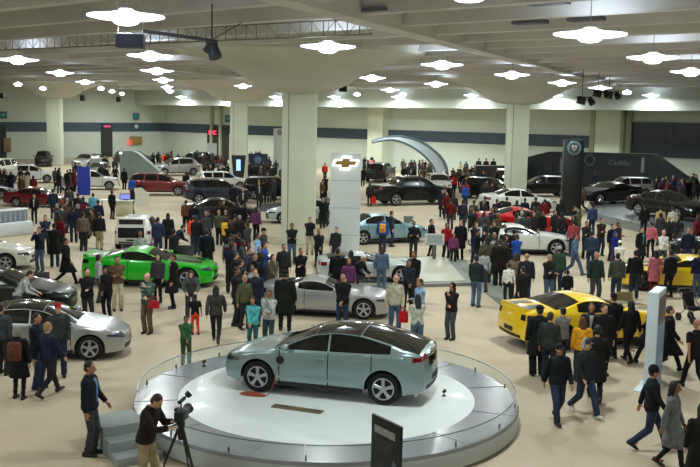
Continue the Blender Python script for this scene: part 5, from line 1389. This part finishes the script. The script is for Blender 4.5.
sign_on(136, 140.5, 2.0, 1.1, (.58, .46, .26), 'tan and orange hanging sign near the back corner', wall='left', txt=None)
sign_on(130, 142.5, .32, .5, (1, .15, .12), 'small glowing red light at the left of the tan sign', wall='left', emit=3, name='red_light', cat='light', off=.5)
sign_on(228, 118.8, 1.1, 1.0, (.08, .34, .30), 'green square sign beside the slim pillar', txt='N', tcol=(.4, .7, .65), size=.6, off=.6)
sign_on(213, 132.7, 1.55, .6, (.30, .05, .08), 'glowing red sign above the dark doorway', txt='GMC', tcol=(1, .16, .30), temit=6, size=.75)
sign_on(107, 126.3, 1.1, .3, (.95, .40, .60), 'glowing pink strip sign above the far left dark doorway', wall='left')
sign_on(7, 145, 1.0, 1.8, (.48, .38, .24), 'tan board beside the doorway at the left edge', wall='left')
# blue banner
p = at(84, 205, 0); e = empty('blue_banner', p, -.05); tag(e, 'tall royal blue banner on a stand above the crowded aisle', 'banner')
bm = bmesh.new(); box(bm, (0, 0, 1.62), (.86, .06, 1.9)); build('cloth', bm, mat('banner_blue', (.10, .19, .55), rough=.7), e)
bm = bmesh.new(); cone(bm, (0, .04, 0), (0, .04, 2.6), .02, .02, 8); box(bm, (0, .04, .02), (.7, .4, .04)); build('stand', bm, STEEL, e)
# white rack with bars
pL, pR = at(-4, 238, 0), at(30, 234, 0); p = (pL+pR)/2; d = pR-pL
e = empty('display_rack', p, math.atan2(d.y, d.x)); tag(e, 'white display counter with a row of grey upright bars at the left edge', 'display')
Lr = d.length+.3
bm = bmesh.new(); box(bm, (0, .35, .34), (Lr, .9, .68), bev=.08); build('counter', bm, mat('counter_white', (.80, .82, .83), rough=.35), e)
bm = bmesh.new(); box(bm, (0, .45, .95), (Lr*.92, .5, .56), bev=.05); build('bar_housing', bm, mat('housing_grey', (.46, .49, .52), rough=.4), e)
for k in range(7):
    bm = bmesh.new(); cone(bm, (-Lr*.38+k*Lr*.127, .19, .72), (-Lr*.38+k*Lr*.127, .19, 1.16), .045, .045, 10); build('bar', bm, mat('bar_grey', (.66, .70, .74), rough=.3, metal=.4), e)
bm = bmesh.new(); box(bm, (0, .5, 1.26), (Lr*.95, .6, .08), bev=.02); build('top_shelf', bm, mat('counter_white', (.8, .8, .8)), e)
# white counter with screen
p = at(122, 216, 0); e = empty('reception_counter', p, 0); tag(e, 'white counter with a small lit screen between two attendants', 'counter')
bm = bmesh.new(); box(bm, (.1, .25, .45), (.95, .5, .9), bev=.02); build('cabinet', bm, mat('counter_cream', (.74, .72, .60), rough=.4), e)
bm = bmesh.new(); box(bm, (-.35, .22, .93), (2.0, .6, .06), bev=.01); build('counter_top', bm, mat('counter_top', (.86, .87, .85), rough=.3), e)
bm = bmesh.new(); cone(bm, (-1.25, .2, 0), (-1.25, .2, .92), .03, .03, 8); build('leg', bm, STEEL, e)
e2 = empty('monitor', p+V((.15, .25, .96)), 0); tag(e2, 'small monitor with a bluish screen on the white counter', 'monitor')
bm = bmesh.new(); box(bm, (0, 0, .2), (.66, .05, .36), bev=.01, rot=Matrix.Rotation(-.3, 3, 'X')); build('case', bm, TRIM, e2)
bm = bmesh.new(); box(bm, (0, -.032, .2), (.58, .01, .28), rot=Matrix.Rotation(-.3, 3, 'X')); build('screen', bm, mat('screen_blue', (.45, .50, .85), emit=.8), e2)
bm = bmesh.new(); box(bm, (0, 0, .01), (.3, .2, .02)); cone(bm, (0, 0, 0), (0, 0, .12), .03, .03, 8); build('base', bm, TRIM, e2)
p = at(140, 205, 0); e = empty('white_board', p, .15); tag(e, 'pale leaning board before the dark red people carrier', 'board')
bm = bmesh.new(); loft(bm, [[V((x, y+.25*z, z)) for x, z in ((-.6,0),(.6,0),(.6,.75),(.1,1.15),(-.6,1.1))] for y in (0, .06)]); build('sheet', bm, mat('board_pale', (.76, .75, .68), rough=.5), e, smooth=20)
bm = bmesh.new(); box(bm, (0, .35, .35), (.06, .06, .8), rot=Matrix.Rotation(.5, 3, 'X')); build('prop', bm, STEEL, e)
# sloping grey screen
pA = at(120, 180, 0); s = pA.y/F
e = empty('sloping_screen', pA, 0); tag(e, 'large grey sloping screen beside the silver hatchback', 'screen')
bm = bmesh.new(); prof_ = [(0, 0), (46*s, 0), (42*s, 7*s), (18*s, 27*s), (12*s, 29.5*s), (0, 29*s)]
loft(bm, [[V((x, y, z)) for x, z in prof_] for y in (0, 1.2)]); build('panel', bm, mat('mesh_grey', (.47, .52, .50), rough=.5, noise=.05, nscale=2), e, smooth=20)
bm = bmesh.new(); box(bm, (1*s, -.05, 27*s), (2.5*s, .3, 2*s)); build('lamp_box', bm, mat('white_lit', (.9, .92, .95), emit=1.5), e)
# blue lit kiosk at the slim pillar
p = at(239, 186, 0); e = empty('video_kiosk', p+V((0, -.2, 0)), 0); tag(e, 'dark kiosk with a tall blue lit screen at the foot of the slim pillar', 'kiosk')
bm = bmesh.new(); loft(bm, [[V((x, y, z)) for x, z in ((-.35,0),(.35,0),(.62,2.7),(-.62,2.7))] for y in (-.25, .1)]); build('case', bm, TRIM, e, smooth=20)
bm = bmesh.new(); box(bm, (0, -.27, 1.85), (.36, .03, .95)); build('screen', bm, mat('kiosk_screen', (.55, .72, 1), emit=1.6), e)
# second blue panel right of pillar
p = at(258, 178, 0); e = empty('video_kiosk', p, 0); tag(e, 'dark panel with a pale round graphic right of the slim pillar', 'kiosk')
bm = bmesh.new(); box(bm, (0, 0, 1.2), (1.9, .2, 2.4)); build('case', bm, mat('panel_navy', (.13, .17, .26), rough=.5), e)
bm = bmesh.new(); cone(bm, (0, -.1, 1.8), (0, -.14, 1.8), .35, .35, 24); build('round_graphic', bm, mat('graphic_pale', (.36, .44, .56), rough=.5), e)
# board on the off-roader
p = at(212, 165, 0); e = empty('sign_board', p, 0); tag(e, 'white sign board right of the black off-roader by the dark doorway', 'sign')
bm = bmesh.new(); box(bm, (0, 0, 1.9), (1.15, .08, 1.5)); build('board', bm, mat('board_white', (.72, .75, .74), rough=.5), e)
bm = bmesh.new(); cone(bm, (-.4, .0, 0), (-.4, 0, 1.2), .03, .03, 8); cone(bm, (.4, 0, 0), (.4, 0, 1.2), .03, .03, 8); build('posts', bm, STEEL, e)
# small information stands
def stand(px, py, label, yaw=0, w=.7, zt=1.25, col=(.66, .68, .66), back=False, tilt=.5):
    p = at(px, py, 0); e = empty('information_stand', p, yaw); tag(e, label, 'sign')
    bm = bmesh.new(); box(bm, (0, 0, .02), (w*.7, .4, .04), bev=.008); build('base', bm, STEEL, e)
    bm = bmesh.new(); box(bm, (0, 0, zt/2), (.16, .06, zt-.1), bev=.008); build('post', bm, STEEL, e)
    bm = bmesh.new(); box(bm, (0, 0, zt), (w, .05, w*.62), rot=Matrix.Rotation(-tilt, 3, 'X'), bev=.008); build('panel', bm, mat('stand_%02x' % int(col[0]*255), col, rough=.4), e)
    bm = bmesh.new(); box(bm, (0, 0, zt), (w*.8, .054+.004, w*.45), rot=Matrix.Rotation(-tilt, 3, 'X')); build('print', bm, mat('print_%02x' % int(col[0]*255), tuple(c*.8 for c in col), rough=.4), e)
    return e
stand(434, 262, 'small grey information stand beside the child in plum', w=.85, zt=1.0)
stand(354, 302, 'dark information board below the woman in the violet top', w=.62, zt=.95, col=(.17, .18, .19), yaw=.1, tilt=.2)
stand(40, 300, 'black monitor stand behind the black car at left', w=.65, zt=.75, col=(.14, .15, .16), yaw=.1, tilt=.2)
stand(185, 268, 'dark information panel behind the green coupe hood', w=.7, zt=.72, col=(.12, .17, .14), tilt=.3)
stand(623, 326, 'olive information panel at the yellow coupe windscreen', w=.5, zt=.92, col=(.42, .38, .18), tilt=.3)
stand(408, 238, 'grey information panel above the ice blue sedan hood', w=.5, zt=1.0, col=(.38, .42, .41), tilt=.3)
# raised platform with standing people behind the black truck
p = at(494, 190, 0); e = empty('raised_stage', V((p.x, p.y+5, 0))); tag(e, 'tall black display stage with bright spots left of the right hand pillar', 'stage')
bm = bmesh.new(); box(bm, (.4, 0, .95), (3.0, 1.6, 1.9), bev=.03); build('block', bm, TRIM, e)
bm = bmesh.new(); box(bm, (.4, 2.0, .39), (3.4, 2.2, .78), bev=.02); build('deck', bm, TRIM, e)
bm = bmesh.new(); box(bm, (1.2, -.82, 1.62), (.65, .04, .14)); box(bm, (1.5, -.82, .95), (.2, .04, .2)); box(bm, (.9, -.82, .75), (.15, .04, .25)); build('light_spots', bm, mat('spot_lit', (.9, .95, .97), emit=2), e)
for i, dx in enumerate((-.5, .2, .9)):
    person(0, 0, 1.72, 'stand', 180, 'jacket', ('brown', 'maroon', 'char')[i], 'jeans', 'char', 'short', 'black', ('leftmost', 'middle one', 'rightmost')[i]+' of three people standing above the black stage by the right pillar', group='people on the stage', ground=(p.x+dx, p.y+5+1.9, .78))
finish_crowd()
# dark hall fittings under the ceiling
def ceil_at(px, py, z): return at(px, py, z)
p = ceil_at(130.5, 41, 8.0); e = empty('loudspeaker', p, .1); tag(e, 'grey boxy loudspeaker hanging beside the upper left lamps', 'loudspeaker')
s = p.y/F
bm = bmesh.new(); box(bm, (0, 0, 0), (27*s, .5, 13.5*s), bev=.02); build('cabinet', bm, mat('speaker_grey', (.33, .35, .42), rough=.6), e)
bm = bmesh.new(); box(bm, (0, -.255, 0), (24*s, .02, 11*s)); build('grille', bm, mat('speaker_grille', (.27, .29, .36), rough=.8), e)
bm = bmesh.new(); 
for dx in (-.3, .3): cone(bm, (dx, 0, 6*s), (dx, 0, 1.3+.6), .012, .012, 6)
build('hanger', bm, STEEL, e)
a, b = at(143, 31, 8.5), at(212, 40.5, 8.3); m_ = (a+b)/2
e = empty('ceiling_pipe', a); tag(e, 'thin grey pipe running under the ceiling to the hanging projector', 'pipe')
bm = bmesh.new(); cone(bm, (0, 0, 0), b-a, .05, .05, 10); cone(bm, (0, 0, 0), (0, 0, 1.2), .015, .015, 6); build('tube', bm, mat('pipe_grey', (.33, .34, .38), rough=.5), e)
e = empty('hanging_spotlight', b); tag(e, 'black spotlight hanging at the end of the thin grey pipe', 'spotlight')
bm = bmesh.new(); cone(bm, (0, 0, -.12), (.12, -.1, -.48), .15, .19, 14); cone(bm, (.0, 0, -.1), (-.12, .1, -.3), .13, .16, 14); build('housing', bm, mat('spot_dark', (.16, .17, .20), rough=.5), e)
bm = bmesh.new(); box(bm, (0, 0, -.04), (.34, .3, .1), bev=.02); cone(bm, (0, 0, 0), (0, 0, 1.0), .02, .02, 8); cone(bm, (0, 0, .02), (.8, .4, .55), .012, .012, 6); build('bracket', bm, mat('spot_dark', (.16, .17, .2)), e)
# lattice truss under the ceiling
TR = mat('truss_grey', (.55, .53, .47), rough=.6)
a, b = at(-20, 51, 8.9), at(372, 34, 8.9)
e = empty('ceiling_truss', a); tag(e, 'pale lattice truss running under the ceiling across the left half', 'truss')
d = b-a; n = 44; upv = V((0, 0, .5))
for nm, off in (('top_chord', upv), ('bottom_chord', V((0, 0, 0)))):
    bm = bmesh.new(); cone(bm, off, d+off, .03, .03, 6); build(nm, bm, TR, e)
bm = bmesh.new()
for k in range(n):
    q = d*(k/n); r_ = d*((k+1)/n); cone(bm, q, q+upv, .018, .018, 5); cone(bm, q+upv*(k % 2), r_+upv*((k+1) % 2), .012, .012, 5)
build('lattice', bm, TR, e)
for px, py, z, w_, h_, lb in ((343, 89, 7.9, 8, 5.5, 'small dark speaker box right of the central pillar capital'), (2, 96, 7.6, 4, 5, 'small dark speaker box at the left edge of the far wall'), (82.5, 98, 7.4, 4, 5.5, 'small dark speaker box high on the far wall right of the far left pillar'), (118.5, 99.5, 7.4, 4, 5, 'small dark speaker box high on the far wall near the corner')):
    p = at(px, py, z); k = min(1, 105/p.y) if px < 200 else 1
    p = V((0, 0, CAMH))+(p-V((0, 0, CAMH)))*k; s = p.y/F
    e = empty('loudspeaker', p); tag(e, lb, 'loudspeaker')
    bm = bmesh.new(); box(bm, (0, 0, 0), (w_*s, .4, h_*s), bev=.02); build('cabinet', bm, TRIM, e)
    bm = bmesh.new(); cone(bm, (0, 0, h_*s/2), (0, 0, 9.6-p.z), .015, .015, 6); build('hanger', bm, STEEL, e)
for px, py, lb in ((582, 99.5, 'pair of black track spotlights hanging lowest left of the lamp'), (598, 92.5, 'black track spotlight under the ceiling lamp, left one'), (609, 94, 'black track spotlight under the ceiling lamp, right one')):
    p = at(px, py, 8.0 if py < 97 else 7.5); e = empty('track_spotlight', p); tag(e, lb, 'spotlight')
    bm = bmesh.new(); cone(bm, (-.3, 0, 0), (.2, -.1, -.1), .22, .26, 12); cone(bm, (.45, 0, .05), (.6, -.2, -.25), .16, .2, 12); build('housing', bm, TRIM, e)
    bm = bmesh.new(); cone(bm, (0, 0, .1), (0, 0, 9.3-p.z), .02, .02, 6); box(bm, (.1, 0, .14), (1.0, .1, .06)); build('hanger', bm, TRIM, e)
# ------------------------------------------------------------------ car with an open trunk
p = at(131, 250, 0)
ht = make_car('hatch', pWhite, p+V((0, 1.62, 0)), math.radians(93), 'white small car seen from behind with its trunk wide open')
P_ = CARS['hatch']; Lx = P_['X'](4.05)
bm = bmesh.new(); box(bm, (Lx-.01, 0, .84), (.14, 1.30, .58), bev=.01); build('trunk_frame', bm, pWhite, ht)
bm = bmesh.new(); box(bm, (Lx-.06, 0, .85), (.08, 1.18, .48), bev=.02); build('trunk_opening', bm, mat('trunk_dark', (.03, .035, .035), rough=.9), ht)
bm = bmesh.new(); box(bm, (Lx+.02, 0, 1.33), (.10, 1.26, .40), rot=Matrix.Rotation(-.25, 3, 'Y'), bev=.04); lid = build('trunk_lid', bm, pWhite, ht)
bm = bmesh.new(); box(bm, (Lx-.03, 0, 1.34), (.04, 1.08, .24), rot=Matrix.Rotation(-.25, 3, 'Y'), bev=.015); build('lid_inner', bm, mat('lid_dark', (.08, .085, .09), rough=.6), ht)
# ------------------------------------------------------------------ coupe stripes and vents
def stripe_parts(e, kind, m, segs, nm='hood_stripe', ys=(-.36, .36), w=.42):
    Cx = CARS[kind]; X = Cx['X']
    for t0, t1 in segs:
        for yc in ys:
            me = Cx['patch'](lambda u, v: ((X(t0+(t1-t0)*u), yc+(v-.5)*w, 3), (0, 0, -1)), 14, 5, off=.007)
            mobj(nm, me, m, e)
STB = mat('stripe_black', (.05, .05, .05), rough=.3, coat=.5)
for y_ in (cam_y, cam_y2): stripe_parts(y_, 'camaro', STB, ((.25, 1.45), (4.05, 4.7)))
stripe_parts(cam_g, 'camaro', mat('stripe_dark_green', (.03, .10, .05), rough=.3, coat=.5), ((.5, 1.5), (4.1, 4.7)), w=.5)
# spoilers
for e_, pm_ in ((cam_y, pYellow), (cam_y2, pYellow), (cam_g, pGreen)):
    bm = bmesh.new(); Cx = CARS['camaro']; xr = Cx['X'](4.66)
    loft(bm, [[V((xr+.16, y, 1.08)), V((xr+.02, y, 1.12)), V((xr-.08, y, 1.14)), V((xr-.08, y, 1.03)), V((xr+.1, y, 1.03))] for y in (-.66, -.4, 0, .4, .66)]); build('spoiler', bm, pm_, e_, smooth=40)
# ------------------------------------------------------------------ things people carry
def hang(o, frame): pass
def bag(loc, col, label, nm='shopping_bag', cat='bag', s=(.30, .14, .34)):
    e = empty(nm, loc); tag(e, label, cat)
    bm = bmesh.new(); rr_ = [ell((0, 0, -s[2]), s[0]*.46, s[1]*.5, 16, e=4), ell((0, 0, -s[2]*.5), s[0]*.5, s[1]*.6, 16, e=3), ell((0, 0, -.02), s[0]*.40, s[1]*.35, 16, e=3)]
    loft(bm, rr_); build('bag_body', bm, cloth(col), e, smooth=50)
    bm = bmesh.new()
    for sy in (1, -1):
        prev = None
        for i in range(9):
            a = math.pi*i/8; q = V((s[0]*.25*math.cos(a), sy*.03, .14*math.sin(a)-.03))
            if prev is not None: cone(bm, prev, q, .008, .008, 6)
            prev = q
    build('handle', bm, cloth(col), e)
    return e
def hand(lab, k, off=(0, 0, -.1)):
    o = HERO[lab]; pose = [r for r in rows if r[11] == lab][0][3]; J = J_(pose); s = o.scale
    w = J['wr'+k]; q = V((w.x*s[0], w.y*s[1], w.z*s[2])); q.rotate(o.rotation_euler); return V(o.location)+q+V(off)
def torso(lab, off, z=1.2):
    o = HERO[lab]; s = o.scale; q = V((off[0]*s[0], off[1]*s[1], z*s[2])); q.rotate(o.rotation_euler); return V(o.location)+q, o.rotation_euler.z
L_ = 'grey-haired man in a cream shirt and jeans behind the turntable'; bag(hand(L_, 'l', (0, 0, -.16)), (.72, .08, .12), 'red carrier bag held by the grey-haired man in the cream shirt')
L_ = 'person in dark clothes carrying something red right of the white tower'; bag(hand(L_, 'r', (0, 0, -.1)), (.75, .10, .12), 'red bag right of the white tower', s=(.4, .2, .5))
L_ = 'man in a green and white striped sweater before the green coupe'; bag(hand(L_, 'l', (.25, -.05, -.35)), (.62, .1, .14), 'red and blue bag at the waist of the striped sweater man', s=(.34, .16, .24))
L_ = 'woman with shoulder-length black hair in a grey coat and black bag'; bag(hand(L_, 'l', (0, 0, -.12)), (.12, .10, .10), 'small dark handbag swinging from the hand of the woman in the grey coat', s=(.28, .12, .3))
def pack(lab, col, label, z=1.2):
    p, rz = torso(lab, (0, .22), z); e = empty('backpack', p, rz); tag(e, label, 'backpack')
    bm = bmesh.new(); box(bm, (0, 0, 0), (.30, .17, .42), bev=.06); build('pack', bm, cloth(col), e, smooth=60)
    bm = bmesh.new(); box(bm, (0, .09, -.07), (.22, .05, .2), bev=.02); build('pocket', bm, cloth(tuple(c*.85 for c in col)), e, smooth=60)
pack('grey-haired woman in a long black coat with a brown backpack', (.38, .22, .18), 'brown leather backpack on the grey-haired woman at left')
pack('person in a blue jacket with a yellow backpack at the ice blue sedan', (.82, .60, .22), 'yellow backpack on the person in blue at the ice blue sedan')
pack('person in a grey jacket with a long red scarf', (.25, .10, .12), 'dark backpack on the person with the red scarf')
# red scarf
p, rz = torso('person in a grey jacket with a long red scarf', (0, -.17), 1.1); e = empty('scarf', p, rz); tag(e, 'long red scarf hanging on the person in the grey jacket', 'scarf')
bm = bmesh.new(); box(bm, (-.17, .10, -.05), (.1, .2, .9), bev=.03); box(bm, (.07, -.02, .0), (.1, .05, .62), bev=.02); build('cloth', bm, cloth((.75, .07, .12)), e, smooth=60)
p, rz = torso('man in a royal blue jacket reading a white leaflet', (0, -.30), 1.22); e = empty('leaflet', p, rz); tag(e, 'white leaflet in the hands of the man in royal blue', 'leaflet')
bm = bmesh.new(); box(bm, (0, 0, 0), (.42, .28, .012), rot=Matrix.Rotation(.5, 3, 'X')); build('sheet', bm, mat('paper_white', (.86, .87, .86)), e)
for lab in ('man in a navy jacket and pale blue shirt photographing beside the cream sedan', 'tall man in black filming left of the dark blue jacket man', 'man in black photographing the white coupe tail'):
    o = HERO[lab]; p, rz = torso(lab, (0, -.33), 1.56); e = empty('compact_camera', p, rz); tag(e, 'small camera held up by the '+lab.split(' photographing')[0].split(' filming')[0].split(' and pale')[0], 'camera')
    bm = bmesh.new(); box(bm, (0, 0, 0), (.12, .04, .075), bev=.008); build('case', bm, TRIM, e)
    bm = bmesh.new(); cone(bm, (0, -.02, 0), (0, -.06, 0), .028, .025, 12); build('lens', bm, STEEL, e)
# folded pushchair at right edge
p = at(692, 322, 0); e = empty('pushchair', p, .4); tag(e, 'dark pushchair at the right edge beside the far yellow coupe', 'pushchair')
for x, y in ((-.25, -.3), (.25, -.3), (-.25, .35), (.25, .35)):
    bm = bmesh.new(); bmesh.ops.create_cone(bm, cap_ends=True, segments=20, radius1=.13, radius2=.13, depth=.04, matrix=Matrix.Translation((x, y, .13)) @ Matrix.Rotation(math.pi/2, 4, 'Y')); build('wheel', bm, TYRE, e)
bm = bmesh.new()
for x in (-.25, .25): cone(bm, (x, -.3, .15), (x, .45, 1.0), .015, .015, 8); cone(bm, (x, .35, .15), (x, -.05, .55), .015, .015, 8)
cone(bm, (-.25, .45, 1.0), (.25, .45, 1.0), .02, .02, 8); build('frame', bm, STEEL, e)
bm = bmesh.new(); box(bm, (0, .0, .45), (.42, .4, .12), bev=.04); box(bm, (0, .22, .68), (.42, .1, .5), rot=Matrix.Rotation(-.3, 3, 'X'), bev=.04); build('seat', bm, cloth((.1, .1, .11)), e)
sc = bpy.context.scene
w = bpy.data.worlds.new('world'); sc.world = w; w.use_nodes = True
w.node_tree.nodes['Background'].inputs[0].default_value = (.75, .85, .78, 1); w.node_tree.nodes['Background'].inputs[1].default_value = .45
sc.view_settings.view_transform = 'Standard'; sc.view_settings.look = 'None'; sc.view_settings.gamma = 1; sc.view_settings.use_curve_mapping = False
sc.view_settings.exposure = -0.06
